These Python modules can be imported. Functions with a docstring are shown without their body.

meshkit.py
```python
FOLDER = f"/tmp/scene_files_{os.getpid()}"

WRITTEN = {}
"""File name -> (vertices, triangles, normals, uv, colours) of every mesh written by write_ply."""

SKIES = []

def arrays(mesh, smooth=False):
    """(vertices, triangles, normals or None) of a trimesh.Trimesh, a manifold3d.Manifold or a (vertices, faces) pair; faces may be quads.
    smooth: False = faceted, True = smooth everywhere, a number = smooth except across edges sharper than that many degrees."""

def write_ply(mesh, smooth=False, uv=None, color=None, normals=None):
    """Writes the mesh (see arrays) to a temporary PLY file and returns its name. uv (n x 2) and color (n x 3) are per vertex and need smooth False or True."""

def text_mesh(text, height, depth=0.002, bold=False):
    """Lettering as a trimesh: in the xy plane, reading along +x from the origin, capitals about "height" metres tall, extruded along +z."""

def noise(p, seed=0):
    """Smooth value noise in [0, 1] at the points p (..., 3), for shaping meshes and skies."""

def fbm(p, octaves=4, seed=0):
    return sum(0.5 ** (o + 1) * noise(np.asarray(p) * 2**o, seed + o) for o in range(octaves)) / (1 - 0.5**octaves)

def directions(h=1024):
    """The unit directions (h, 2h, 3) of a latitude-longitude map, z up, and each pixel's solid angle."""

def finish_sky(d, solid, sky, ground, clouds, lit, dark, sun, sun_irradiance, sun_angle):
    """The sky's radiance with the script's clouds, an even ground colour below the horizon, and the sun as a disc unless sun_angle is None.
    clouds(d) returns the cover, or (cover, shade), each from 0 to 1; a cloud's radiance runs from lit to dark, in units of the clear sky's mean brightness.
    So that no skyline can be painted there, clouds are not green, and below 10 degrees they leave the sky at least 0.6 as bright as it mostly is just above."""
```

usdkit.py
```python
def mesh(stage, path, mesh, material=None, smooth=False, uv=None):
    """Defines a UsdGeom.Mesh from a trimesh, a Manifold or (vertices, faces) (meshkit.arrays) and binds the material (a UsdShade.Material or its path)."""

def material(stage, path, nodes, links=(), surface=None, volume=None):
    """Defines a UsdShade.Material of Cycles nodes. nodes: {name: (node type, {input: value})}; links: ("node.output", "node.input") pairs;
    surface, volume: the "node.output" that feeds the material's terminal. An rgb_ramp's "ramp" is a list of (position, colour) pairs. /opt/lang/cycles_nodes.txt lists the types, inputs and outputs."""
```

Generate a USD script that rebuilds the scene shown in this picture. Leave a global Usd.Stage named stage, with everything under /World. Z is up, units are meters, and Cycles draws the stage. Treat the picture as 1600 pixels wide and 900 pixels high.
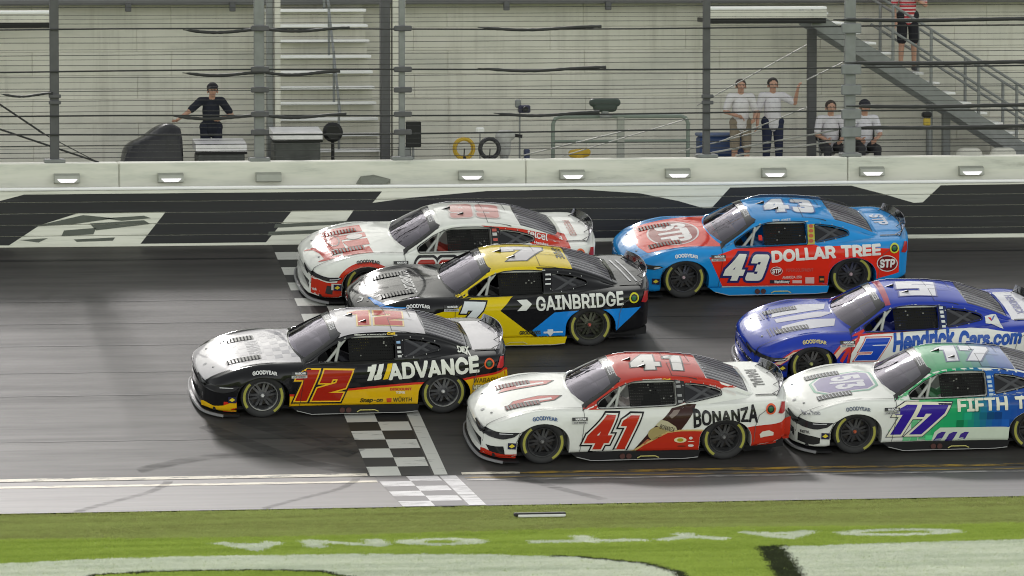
import math, random, sys
import numpy as np
import trimesh, manifold3d as m3, shapely
import shapely.affinity as aff
from shapely.geometry import Polygon, LineString, MultiPolygon, Point, box as rect
from shapely.ops import unary_union
from scipy.interpolate import PchipInterpolator
from pxr import Usd, UsdGeom, UsdLux, UsdShade, Gf, Sdf, Vt
import usdkit, meshkit

# ------------------------------------------------------------------ camera, sky, key light, exposure
stage = Usd.Stage.CreateInMemory()
UsdGeom.SetStageUpAxis(stage, UsdGeom.Tokens.z)
UsdGeom.SetStageMetersPerUnit(stage, 1.0)
UsdGeom.Xform.Define(stage, '/World'); UsdGeom.Scope.Define(stage, '/World/Looks')
FPX = 9245.0                                   # focal length in pixels of a 1600 px wide picture
PSI, DEP = np.radians([9.3, 4.0])
FW = np.array([np.sin(PSI) * np.cos(DEP), np.cos(PSI) * np.cos(DEP), -np.sin(DEP)])
RT = np.array([np.cos(PSI), -np.sin(PSI), 0.0]); UP = np.cross(RT, FW)
CAM = np.array([-12.05497606, -86.88318073, 8.94989265])
cam = UsdGeom.Camera.Define(stage, '/World/camera')
cam.CreateHorizontalApertureAttr(36.0); cam.CreateVerticalApertureAttr(20.25)
cam.CreateFocalLengthAttr(36.0 * FPX / 1600.0)
cam.CreateClippingRangeAttr(Gf.Vec2f(1.0, 2000.0))
EXPOSURE = 0.42
cam.CreateExposureAttr(EXPOSURE)
cam.CreateFStopAttr(2.4); cam.CreateFocusDistanceAttr(90.5)
cam.AddTransformOp().Set(Gf.Matrix4d(*RT, 0, *UP, 0, *(-FW), 0, *CAM, 1))
SUN_EL, SUN_AZ = math.radians(35.7), math.radians(-6.0)          # azimuth = atan2(x, y)
SUN_I, SKY_S = 0.46, 0.15
sd = np.array([math.sin(SUN_AZ) * math.cos(SUN_EL), math.cos(SUN_AZ) * math.cos(SUN_EL), math.sin(SUN_EL)])
sun = UsdLux.DistantLight.Define(stage, '/World/floodlight_key')
sun.CreateIntensityAttr(SUN_I); sun.CreateAngleAttr(6.5); sun.CreateNormalizeAttr(True)
sun.CreateColorAttr(Gf.Vec3f(1.0, 0.955, 0.94))
q = Gf.Rotation(Gf.Vec3d(0, 0, 1), Gf.Vec3d(*sd)).GetQuat()
sun.AddOrientOp(UsdGeom.XformOp.PrecisionDouble).Set(Gf.Quatd(q.GetReal(), *q.GetImaginary()))
skym = usdkit.material(stage, '/World/Looks/sky_light', {
    'sky': ('sky_texture', {'sky_type': 'single_scattering', 'sun_disc': False, 'sun_elevation': SUN_EL, 'sun_rotation': SUN_AZ}),
    'des': ('hsv', {'saturation': 0.15, 'value': 1.0, 'fac': 1.0}),
    'tint': ('mix_color', {'blend_type': 'multiply', 'fac': 1.0, 'b': (1.0, 1.0, 0.93), 'use_clamp': False}),
    'bg': ('background_shader', {'strength': SKY_S})},
    [('sky.color', 'des.color'), ('des.color', 'tint.a'), ('tint.result', 'bg.color')], surface='bg.background')
dome = UsdLux.DomeLight.Define(stage, '/World/sky')
UsdShade.MaterialBindingAPI.Apply(dome.GetPrim()).Bind(skym)
dome.GetPrim().SetCustomDataByKey('kind', 'structure')

# ------------------------------------------------------------------ helpers
USED = {}
def numbered(parent, name):
    k = (parent, name); USED[k] = USED.get(k, 0) + 1
    return name if USED[k] == 1 else f'{name}_{USED[k]-1:03d}'
def ppath(parent): return '/World' if parent is None else str(parent.GetPath())
def thing(name, label, cat, loc=None, group=None, parent=None):
    p = ppath(parent); x = UsdGeom.Xform.Define(stage, p + '/' + numbered(p, name)); o = x.GetPrim()
    if loc is not None: x.AddTranslateOp().Set(Gf.Vec3d(*map(float, loc)))
    if label: tag(o, label, cat, group)
    return o
def tag(o, label=None, cat=None, group=None, kind=None):
    for k, v in (('label', label), ('category', cat), ('group', group), ('kind', kind)):
        if v: o.SetCustomDataByKey(k, v)
    return o
def obj(name, mesh, mat, parent=None, smooth=False, label=None):
    p = ppath(parent)
    o = usdkit.mesh(stage, p + '/' + numbered(p, name), mesh, mat, smooth=smooth).GetPrim()
    if label: o.SetCustomDataByKey('label', label)
    return o
def raw(name, v, f, n, mat, parent):
    p = ppath(parent); m = UsdGeom.Mesh.Define(stage, p + '/' + numbered(p, name))
    m.CreatePointsAttr(Vt.Vec3fArray.FromNumpy(v.astype(np.float32)))
    m.CreateFaceVertexCountsAttr(Vt.IntArray.FromNumpy(np.full(len(f), 3, np.int32)))
    m.CreateFaceVertexIndicesAttr(Vt.IntArray.FromNumpy(f.astype(np.int32).ravel()))
    m.CreateSubdivisionSchemeAttr('none')
    if n is not None:
        m.CreateNormalsAttr(Vt.Vec3fArray.FromNumpy(n.astype(np.float32))); m.SetNormalsInterpolation('vertex')
    UsdShade.MaterialBindingAPI.Apply(m.GetPrim()).Bind(mat)
    return m.GetPrim()
def bx(cx, cy, cz, sx, sy, sz, bev=0.0):
    if bev > 0:
        b = min(bev, sx * .45, sy * .45, sz * .45)
        pts = [(sgx * (sx / 2 - (b if i != 0 else 0)), sgy * (sy / 2 - (b if i != 1 else 0)), sgz * (sz / 2 - (b if i != 2 else 0)))
               for i in range(3) for sgx in (-1, 1) for sgy in (-1, 1) for sgz in (-1, 1)]
        m = trimesh.convex.convex_hull(np.array(pts))
    else: m = trimesh.creation.box((sx, sy, sz))
    m.apply_translation((cx, cy, cz)); return m
def tube(p, q, r, n=10, r2=None):
    p, q = np.asarray(p, float), np.asarray(q, float)
    d = q - p; L = np.linalg.norm(d); z = d / L
    a = np.cross(z, [0, 0, 1.0]) if abs(z[2]) < .9 else np.cross(z, [1.0, 0, 0]); a /= np.linalg.norm(a); c = np.cross(z, a)
    t = np.linspace(0, 2 * np.pi, n, endpoint=False); ring = np.cos(t)[:, None] * a + np.sin(t)[:, None] * c
    r2 = r if r2 is None else r2
    v = np.vstack([p + ring * r, q + ring * r2, [p], [q]]); f = []
    for i in range(n):
        j = (i + 1) % n; f += [(i, j, n + j), (i, n + j, n + i), (2 * n, j, i), (2 * n + 1, n + i, n + j)]
    m = trimesh.Trimesh(v, f, process=False); m.fix_normals(); return m
def ptube(pts, r, n=8):
    pts = np.asarray(pts, float); N = len(pts); v = []; f = []
    tan = np.gradient(pts, axis=0); tan /= np.linalg.norm(tan, axis=1)[:, None]
    ref = np.array([0, 0, 1.0]) if abs(tan[:, 2]).max() < .95 else np.array([.31, .95, .05])
    rr = np.broadcast_to(r, N); t = np.linspace(0, 2 * np.pi, n, endpoint=False)
    for k in range(N):
        a = np.cross(tan[k], ref); a /= np.linalg.norm(a); c = np.cross(tan[k], a)
        v.append(pts[k] + rr[k] * (np.cos(t)[:, None] * a + np.sin(t)[:, None] * c))
    for k in range(N - 1):
        for i in range(n):
            j = (i + 1) % n; f += [(k*n+i, k*n+j, k*n+n+j), (k*n+i, k*n+n+j, k*n+n+i)]
    v = np.vstack(v + [pts[:1], pts[-1:]]); e = N * n
    for i in range(n):
        j = (i + 1) % n; f += [(e, j, i), (e + 1, (N-1)*n+i, (N-1)*n+j)]
    m = trimesh.Trimesh(v, f, process=False); m.fix_normals(); return m
def cat(*ms): return trimesh.util.concatenate([m for m in ms])
def prism(poly, axis, lo, hi):
    """A shapely polygon extruded: axis 'y' takes (x,z) polygons, 'z' takes (x,y)."""
    ms = []
    for g in getattr(poly, 'geoms', [poly]):
        m = trimesh.creation.extrude_polygon(g, hi - lo, engine='earcut'); v = m.vertices.copy()
        if axis == 'y': m.vertices = np.stack([v[:, 0], v[:, 2] + lo, v[:, 1]], 1)
        elif axis == 'x': m.vertices = np.stack([v[:, 2] + lo, v[:, 0], v[:, 1]], 1)
        else: m.vertices = v + [0, 0, lo]
        m.fix_normals()
        if m.volume < 0: m.invert()
        ms.append(m)
    return ms[0] if len(ms) == 1 else cat(*ms)
def man(m):
    m = m.copy(); m.merge_vertices()
    return m3.Manifold(m3.Mesh(np.asarray(m.vertices, np.float32), np.asarray(m.faces, np.uint32)))

MATS = {}
def mat(name, nodes, links, surface, volume=None):
    if name not in MATS: MATS[name] = usdkit.material(stage, '/World/Looks/' + name, nodes, links, surface=surface, volume=volume)
    return MATS[name]
def key_of(c): return '_'.join(f'{int(round(x*255)):03d}' for x in c)
def paint(c, rough=0.09, coat=0.30, metal=0.0):
    nm = f'paint_{key_of(c)}_{int(rough*100)}_{int(metal*100)}'
    if nm in MATS: return MATS[nm]
    return mat(nm, {'tc': ('geometry', {}), 'n': ('noise_texture', {'scale': 9.0, 'detail': 4.0, 'roughness': .65}),
                    'r': ('map_range', {'from_min': .3, 'from_max': .75, 'to_min': rough - .03, 'to_max': rough + .05}),
                    'm': ('mix_color', {'blend_type': 'mix', 'a': c, 'b': tuple(.86 * x + .0015 for x in c)}),
                    'p': ('principled_bsdf', {'metallic': metal, 'coat_weight': coat, 'coat_roughness': .025, 'specular_ior_level': .22})},
               [('tc.position', 'n.vector'), ('n.fac', 'r.value'), ('r.result', 'p.roughness'), ('n.fac', 'm.fac'), ('m.result', 'p.base_color')], 'p.BSDF')
def plain(name, c, rough=.6, metal=0.0, spec=.5, var=.15, scale=6.0, bump=0.0):
    if name in MATS: return MATS[name]
    nodes = {'g': ('geometry', {}), 'n': ('noise_texture', {'scale': scale, 'detail': 5.0, 'roughness': .6}),
             'm': ('mix_color', {'a': tuple(x * (1 - var) for x in c), 'b': tuple(min(1, x * (1 + var)) for x in c)}),
             'p': ('principled_bsdf', {'roughness': rough, 'metallic': metal, 'specular_ior_level': spec})}
    links = [('g.position', 'n.vector'), ('n.fac', 'm.fac'), ('m.result', 'p.base_color')]
    if bump:
        nodes['b'] = ('bump', {'strength': bump, 'distance': .01}); links += [('n.fac', 'b.height'), ('b.normal', 'p.normal')]
    return mat(name, nodes, links, 'p.BSDF')
def lit(name, c, s): return mat(name, {'e': ('emission', {'color': c, 'strength': s})}, [], 'e.emission')
def pane(name, tint, fac_lo=.08, rough=.03, gl=(.9, .9, .95)):
    return mat(name, {'t': ('transparent_bsdf', {'color': tint}), 'g': ('glossy_bsdf', {'color': gl, 'roughness': rough}),
                      'f': ('fresnel', {'IOR': 1.5}), 'a': ('math', {'math_type': 'add', 'value2': fac_lo, 'use_clamp': True}), 'm': ('mix_closure', {})},
               [('f.fac', 'a.value1'), ('a.value', 'm.fac'), ('t.BSDF', 'm.closure1'), ('g.BSDF', 'm.closure2')], 'm.closure')

# pixels of a 1600 x 900 picture -> points of the place
def ray(px, py): return RT * ((px - 800) / FPX) + UP * ((450 - py) / FPX) + FW
def on_plane(px, py, p0, n):
    r = ray(px, py); return CAM + r * (np.dot(n, np.asarray(p0) - CAM) / np.dot(n, r))
BANK = math.radians(15.8); CB, SB = math.cos(BANK), math.sin(BANK)
def at_y(px, py, y): return on_plane(px, py, (0, y, 0), (0, 1, 0))
def at_z(px, py, z): return on_plane(px, py, (0, 0, z), (0, 0, 1))
def track(s, t, n=0.0): return np.array([s, t * CB - n * SB, t * SB + n * CB])
APR = math.radians(2.7); YG = -2.952; ZG = YG * math.tan(APR)
TW = 10.42                                      # width of the banked track
YW, ZW = TW * CB, TW * SB                       # foot of the barrier

# ------------------------------------------------------------------ the setting: infield, apron, banked track
def sheet(name, pts, mat_, kind='structure', parent=None, label=None, catg=None, nx=1):
    v = np.array(pts, float); o = obj(name, (v, np.array([[0, 1, 2, 3]])), mat_, parent)
    if parent is None: tag(o, label, catg, kind=kind)
    return o
def asphalt(name, dark, light, seams, rough=.5, spec=.5):
    return mat(name, {
        'g': ('geometry', {}), 'mp': ('mapping', {'scale': (.05, 2.6, 0.0)}), 'n': ('noise_texture', {'scale': 1.0, 'detail': 6.0, 'roughness': .62}),
        'mp2': ('mapping', {'scale': (.5, 5.0, 0.0)}), 'n2': ('noise_texture', {'scale': 1.0, 'detail': 5.0, 'roughness': .7}),
        'n3': ('noise_texture', {'scale': 48.0, 'detail': 5.0, 'roughness': .8}),
        'ad': ('math', {'math_type': 'multiply_add', 'value2': .45, 'value3': 0.0}), 'ad2': ('math', {'math_type': 'multiply_add', 'value2': .55}),
        'r': ('rgb_ramp', {'ramp': [(.3, dark), (.48, tuple((a + b) / 2 for a, b in zip(dark, light))), (.68, light)]}),
        'sp': ('mix_color', {'blend_type': 'overlay', 'fac': .55}),
        'rr': ('map_range', {'from_min': .3, 'from_max': .7, 'to_min': rough + .08, 'to_max': rough - .06}),
        'b': ('bump', {'strength': .25, 'distance': .004}),
        'p': ('principled_bsdf', {'specular_ior_level': spec})},
        [('g.position', 'mp.vector'), ('mp.vector', 'n.vector'), ('g.position', 'mp2.vector'), ('mp2.vector', 'n2.vector'), ('g.position', 'n3.vector'),
         ('n2.fac', 'ad.value1'), ('n.fac', 'ad2.value1'), ('ad.value', 'ad2.value3'), ('ad2.value', 'r.fac'), ('r.color', 'sp.a'), ('n3.color', 'sp.b'),
         ('sp.result', 'p.base_color'), ('ad2.value', 'rr.value'), ('rr.result', 'p.roughness'), ('n3.fac', 'b.height'), ('b.normal', 'p.normal')], 'p.BSDF')
XL, XR = -60.0, 70.0
M_track = asphalt('track_asphalt', (.032, .032, .030), (.080, .074, .071), True, .50, .24)
M_apron = asphalt('apron_asphalt', (.085, .080, .080), (.135, .127, .127), True, .5, .5)
trk = sheet('race_track', [track(XL, 0), track(XR, 0), track(XR, TW + .6), track(XL, TW + .6)], M_track, label='dark grey banked asphalt race track with rubber streaks', catg='race track')
apr = sheet('apron', [(XL, YG, ZG), (XR, YG, ZG), (XR, 0, 0), (XL, 0, 0)], M_apron, label='pale grey flat apron strip between track and grass', catg='apron')
M_soil = mat('turf_soil', {'g': ('geometry', {}), 'mp': ('mapping', {'scale': (.12, 1.6, 1.0)}), 'n': ('noise_texture', {'scale': 1.0, 'detail': 6.0}),
                           'y': ('separate_xyz', {}), 'mr': ('map_range', {'range_type': 'smoothstep', 'from_min': -6.6, 'from_max': -6.0, 'to_min': 0, 'to_max': 1, 'clamp': True}),
                           'ra': ('rgb_ramp', {'ramp': [(.3, (.21, .20, .075)), (.5, (.26, .27, .09)), (.7, (.30, .34, .11))]}),
                           'rb': ('rgb_ramp', {'ramp': [(.3, (.23, .31, .05)), (.7, (.31, .40, .08))]}),
                           'm': ('mix_color', {}), 'p': ('principled_bsdf', {'roughness': .9, 'specular_ior_level': .1})},
             [('g.position', 'mp.vector'), ('mp.vector', 'n.vector'), ('g.position', 'y.vector'), ('y.y', 'mr.value'), ('n.fac', 'ra.fac'), ('n.fac', 'rb.fac'),
              ('mr.result', 'm.fac'), ('rb.color', 'm.a'), ('ra.color', 'm.b'), ('m.result', 'p.base_color')], 'p.BSDF')
infield = sheet('infield_ground', [(-600, -700, ZG - .02), (600, -700, ZG - .02), (600, YG + 1.5, ZG - .02), (-600, YG + 1.5, ZG - .02)], M_soil, label='flat grassy infield ground in front of the apron', catg='ground')
sheet('far_ground', [(-600, 15.3, 3.0), (600, 15.3, 3.0), (600, 900, 3.0), (-600, 900, 3.0)], plain('packed_ground', (.2, .19, .16)), label='packed ground behind the grandstand wall', catg='ground')
# short tufts of grass: unpainted olive, dyed bright green, white painted letters and emblem, black outlines
def gp(px, py): p = at_z(px, py, ZG); return (p[0], p[1])
def gpoly(*pts): return Polygon([gp(*p) for p in pts])
def letter(kind, cx, cy, w, h):
    x0, x1, y0, y1 = cx - w / 2, cx + w / 2, cy - h / 2, cy + h / 2; t = .23
    L = lambda *p: LineString(p).buffer(t / 2, cap_style=2, join_style=2)
    if kind == 'D': return Point(0, 0).buffer(1).intersection(rect(-1, -1, .6, 1)) and unary_union([aff.scale(Point(cx, cy).buffer(1), w / 2, h / 2)]).difference(aff.scale(Point(cx, cy).buffer(1), w / 2 - .36, h / 2 - .19))
    if kind == 'O': return aff.scale(Point(cx, cy).buffer(1), w / 2, h / 2).difference(aff.scale(Point(cx, cy).buffer(1), w / 2 - .33, h / 2 - .19))
    if kind == 'A': return unary_union([L((x0 + .15, y1), (cx, y0), (x1 - .15, y1)), L((x0 + .3, cy + .12), (x1 - .3, cy + .12))])
    if kind == 'Y': return unary_union([L((x0 + .15, y0), (cx, cy), (x1 - .15, y0)), L((cx, cy), (cx, y1))])
    if kind == 'T': return unary_union([L((x0, y0 + .15), (x1, y0 + .15)), L((cx, y0), (cx, y1))])
    if kind == 'N': return unary_union([L((x0 + .15, y0), (x0 + .15, y1)), L((x1 - .15, y0), (x1 - .15, y1)), L((x0 + .1, y1), (x1 - .1, y0))])
letters = []
for ch, px, py, wpx in (('D', 1405, 831, 185), ('A', 1222, 834.5, 130), ('Y', 1075, 837.5, 125), ('T', 915, 841.5, 170), ('O', 690, 846, 130), ('N', 540, 848.5, 125), ('A', 392, 852, 115)):
    c = gp(px, py); letters.append(letter(ch, c[0], c[1], wpx / 106.0, .80))
W_LETTERS = unary_union([g.buffer(.02) for g in letters])
emb_l = gpoly((-120, 890), (0, 880), (150, 873), (300, 869), (560, 865), (760, 866), (900, 870), (1000, 880), (1050, 893), (1062, 905), (1040, 960), (-160, 990))
emb_hole = gpoly((60, 930), (140, 897), (250, 891), (400, 889), (505, 891), (560, 902), (560, 935))
emb_r = gpoly((1222, 854), (1330, 850), (1500, 845), (1760, 838), (1800, 930), (1275, 940))
W_EMB = unary_union([emb_l.difference(emb_hole), emb_r])
K_EMB = unary_union([emb_l.buffer(.14).difference(emb_l).intersection(gpoly((860, 860), (1100, 860), (1200, 990), (860, 990))), emb_hole.difference(emb_hole.buffer(-.12)),
                     gpoly((1182, 853), (1222, 851), (1258, 900), (1300, 945), (1255, 955), (1215, 905))])
shapely.prepare(W_LETTERS); shapely.prepare(W_EMB); shapely.prepare(K_EMB)
def tuft(seed, n=9, h=.034, spread=.045):
    rg = np.random.default_rng(seed); v = []; f = []
    for k in range(n):
        a = rg.uniform(0, 2 * np.pi); b = rg.uniform(-spread, spread, 2); hh = h * rg.uniform(.6, 1.1); lean = rg.uniform(-.025, .025, 2); w = .005
        i = len(v); v += [(b[0] - w * math.cos(a), b[1] - w * math.sin(a), -.012), (b[0] + w * math.cos(a), b[1] + w * math.sin(a), -.012),
                          (b[0] + lean[0] * .5 + w * .7, b[1] + lean[1] * .5, hh * .6), (b[0] + lean[0], b[1] + lean[1], hh)]
        f += [(i, i + 1, i + 2), (i, i + 2, i + 3)]
    return trimesh.Trimesh(v, f, process=False)
def leafmat(name, a, b):
    return mat(name, {'g': ('geometry', {}), 'mp': ('mapping', {'scale': (.25, 1.9, 1.0)}), 'n': ('noise_texture', {'scale': 1.0, 'detail': 7.0, 'roughness': .65}),
                      'o': ('object_info', {}), 'mx': ('math', {'math_type': 'multiply_add', 'value2': .22}), 'r': ('rgb_ramp', {'ramp': [(.42, a), (.72, b)]}),
                      'd': ('principled_bsdf', {'roughness': .7, 'specular_ior_level': .2}), 't': ('translucent_bsdf', {}), 'm': ('mix_closure', {'fac': .42})},
               [('g.position', 'mp.vector'), ('mp.vector', 'n.vector'), ('o.random', 'mx.value1'), ('n.fac', 'mx.value3'), ('mx.value', 'r.fac'), ('r.color', 'd.base_color'), ('r.color', 't.color'),
                ('d.BSDF', 'm.closure1'), ('t.BSDF', 'm.closure2')], 'm.closure')
rng = np.random.default_rng(5)
NG = 150000
gx = rng.uniform(-9.5, 13.0, NG); gy = YG - .02 - 11.5 * rng.uniform(0, 1, NG) ** .9
keep = (gx > -8.2 - (gy - YG) * .02) & (gx < 11.6); gx, gy = gx[keep], gy[keep]
cls = np.where(gy > -6.25 + .16 * np.sin(gx * .7) + rng.normal(0, .05, len(gx)), 0, 1)
cls[shapely.contains_xy(W_LETTERS, gx, gy)] = 2; cls[shapely.contains_xy(W_EMB, gx, gy)] = 2; cls[shapely.contains_xy(K_EMB, gx, gy)] = 3
GM = [leafmat('grass_olive', (.25, .27, .09), (.36, .42, .14)), leafmat('grass_bright', (.27, .36, .06), (.38, .48, .10)),
      leafmat('grass_white', (.52, .57, .47), (.72, .75, .66)), leafmat('grass_black', (.03, .04, .02), (.05, .06, .03))]
for k, (nm, lab) in enumerate((('grass', 'short olive green grass along the apron edge'), ('bright_grass', 'bright green dyed grass around the painted lettering'),
                               ('white_painted_grass', 'white painted grass forming lettering and a large emblem'), ('black_painted_grass', 'dark painted outline of the white grass emblem'))):
    sel = np.nonzero(cls == k)[0]
    pi = UsdGeom.PointInstancer.Define(stage, '/World/' + numbered('/World', nm)); tag(pi.GetPrim(), lab, 'grass', kind='stuff')
    protos = []
    for s in range(3):
        pp = str(pi.GetPath()) + f'/tuft_{s}' if s else str(pi.GetPath()) + '/tuft'
        protos.append(usdkit.mesh(stage, pp, tuft(40 + s + 10 * k), GM[k]).GetPath())
    pi.CreatePrototypesRel().SetTargets(protos)
    pi.CreateProtoIndicesAttr(Vt.IntArray.FromNumpy(rng.integers(0, 3, len(sel)).astype(np.int32)))
    pi.CreatePositionsAttr(Vt.Vec3fArray.FromNumpy(np.stack([gx[sel], gy[sel], np.full(len(sel), ZG - .018)], 1).astype(np.float32)))
    an = rng.uniform(0, np.pi, len(sel))
    pi.CreateOrientationsAttr(Vt.QuathArray([Gf.Quath(float(math.cos(a / 2)), 0, 0, float(math.sin(a / 2))) for a in an]))
    sc_ = rng.uniform(.7, 1.25, len(sel)); pi.CreateScalesAttr(Vt.Vec3fArray.FromNumpy(np.stack([sc_ * 1.3, sc_ * 1.3, sc_ * .8], 1).astype(np.float32)))
pa, pb = at_z(803, 803.5, ZG + .04), at_z(884, 802.3, ZG + .04)
mk = thing('drain_cover', 'thin dark slotted strip with a pale lip lying in the grass near the apron', 'drain cover', ((pa[0] + pb[0]) / 2, pa[1], ZG))
obj('slot', bx(0, 0, .035, pb[0] - pa[0], .10, .05, .01), plain('slot_black', (.012, .012, .012), .6), mk); obj('lip', bx(.02, -.07, .02, pb[0] - pa[0] - .06, .03, .036, .006), plain('lip_white', (.7, .7, .66), .5), mk)
# painted lines on the pavement
def worn(name, c, lo=.30, hi=.42, under=(.06, .058, .055)):
    return mat(name, {'g': ('geometry', {}), 'mp': ('mapping', {'scale': (.9, 6.0, 1.0)}), 'n': ('noise_texture', {'scale': 2.2, 'detail': 7.0, 'roughness': .72}),
                      'r': ('map_range', {'from_min': lo, 'from_max': hi, 'to_min': 0, 'to_max': 1, 'clamp': True}), 'm': ('mix_color', {'a': under, 'b': c}),
                      'p': ('principled_bsdf', {'roughness': .55, 'specular_ior_level': .35})},
               [('g.position', 'mp.vector'), ('mp.vector', 'n.vector'), ('n.fac', 'r.value'), ('r.result', 'm.fac'), ('m.result', 'p.base_color')], 'p.BSDF')
M_white, M_black = worn('line_white', (.62, .62, .58)), worn('line_black', (.022, .022, .022), .2, .3)
M_white2 = worn('line_white_apron', (.62, .61, .62), .36, .52, (.17, .165, .165))
M_cream, M_yellow = worn('line_cream', (.74, .68, .56), .38, .5), worn('line_yellow', (.45, .28, .04), .44, .60)
def tq(s0, t0, s1, t1, h): return [track(s0, t0, h), track(s1, t0, h), track(s1, t1, h), track(s0, t1, h)]
def aq(x0, y0, x1, y1, h):
    z = lambda y: y * math.tan(APR) + h
    return [(x0, y0, z(y0)), (x1, y0, z(y0)), (x1, y1, z(y1)), (x0, y1, z(y1))]
fl = thing('finish_line', 'black and white checkered finish line crossing the track and apron', 'finish line')
tag(fl, kind='structure')
SQ = .372; CW = .47; X0 = .10
nrow = int(TW / SQ)
s0 = lambda t: .035 - .0235 * t
def fq(a, b, t0, t1, h): return [track(s0(t0) + a, t0, h), track(s0(t0) + b, t0, h), track(s0(t1) + b, t1, h), track(s0(t1) + a, t1, h)]
for r in range(nrow):
    for c in range(2):
        w = (r + c) % 2 == 0
        sheet('white_square' if w else 'black_square', fq(c * CW, (c + 1) * CW, r * SQ + .02, (r + 1) * SQ + .02, .004), M_white if w else M_black, parent=fl)
AR = .485
for r in range(6):
    for c in range(2):
        w = (r + c) % 2 == 1
        sheet('white_square' if w else 'dark_square', aq(X0 + c * CW, -.02 - r * AR, X0 + (c + 1) * CW, -.02 - (r + 1) * AR, .004), M_white2 if w else worn('line_grey', (.12, .115, .12), .3, .42, (.10, .095, .095)), parent=fl)
sheet('white_stripe', fq(2 * CW + .03, 2 * CW + .23, .03, TW - .1, .004), M_white, parent=fl)
sheet('white_stripe', aq(X0 + 2 * CW + .03, -.02, X0 + 2 * CW + .28, YG + .03, .004), M_white2, parent=fl)
bl = thing('boundary_lines', 'worn double cream and yellow line along the lower edge of the track', 'road marking'); tag(bl, kind='structure')
sheet('cream_line', tq(XL, .02, .0, .135, .004), M_cream, parent=bl)
sheet('cream_line', aq(XL, -.60, X0 - .03, -.40, .004), M_cream, parent=bl)
sheet('cream_line', tq(1.42, .02, 2.3, .115, .004), M_cream, parent=bl)
sheet('yellow_line', tq(2.3, .02, XR, .115, .004), M_yellow, parent=bl)
sheet('yellow_line', aq(1.42, -.30, XR, -.20, .004), worn('line_yellow_faint', (.5, .34, .08), .44, .58, (.10, .09, .085)), parent=bl)
sheet('white_line', aq(1.42, -.56, XR, -.44, .004), worn('line_white_faint', (.6, .58, .56), .46, .6, (.15, .14, .14)), parent=bl)
# long construction seams of the asphalt, tyre marks
sm = thing('track_seams', 'thin dark tar seams running lengthwise along the track', 'seam'); tag(sm, kind='structure')
M_tar = plain('tar_seam', (.012, .012, .012), .5)
for (t, w) in ((1.62, .02), (3.55, .03), (4.55, .02), (5.75, .035), (6.75, .03), (7.78, .035), (9.75, .06)):
    sheet('seam', [track(XL, t, .003), track(s0(t) - .02, t, .003), track(s0(t) - .02, t + w, .003), track(XL, t + w, .003)], M_tar, parent=sm)
    sheet('seam', [track(1.4, t, .003), track(XR, t, .003), track(XR, t + w, .003), track(1.4, t + w, .003)], M_tar, parent=sm)
M_skid = mat('tyre_rubber_mark', {'g': ('geometry', {}), 'mp': ('mapping', {'scale': (1.2, 8.0, 1.0)}), 'n': ('noise_texture', {'scale': 1.5, 'detail': 6.0}),
                                  'r': ('map_range', {'from_min': .3, 'from_max': .7, 'to_min': .0, 'to_max': .33, 'clamp': True}), 't': ('transparent_bsdf', {}), 'd': ('diffuse_bsdf', {'color': (.018, .018, .018)}), 'm': ('mix_closure', {})},
             [('g.position', 'mp.vector'), ('mp.vector', 'n.vector'), ('n.fac', 'r.value'), ('r.result', 'm.fac'), ('t.BSDF', 'm.closure1'), ('d.BSDF', 'm.closure2')], 'm.closure')
sk = thing('tyre_marks', 'dark curved tyre skid marks on the track and apron left of the finish line', 'tyre mark'); tag(sk, kind='structure')
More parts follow.
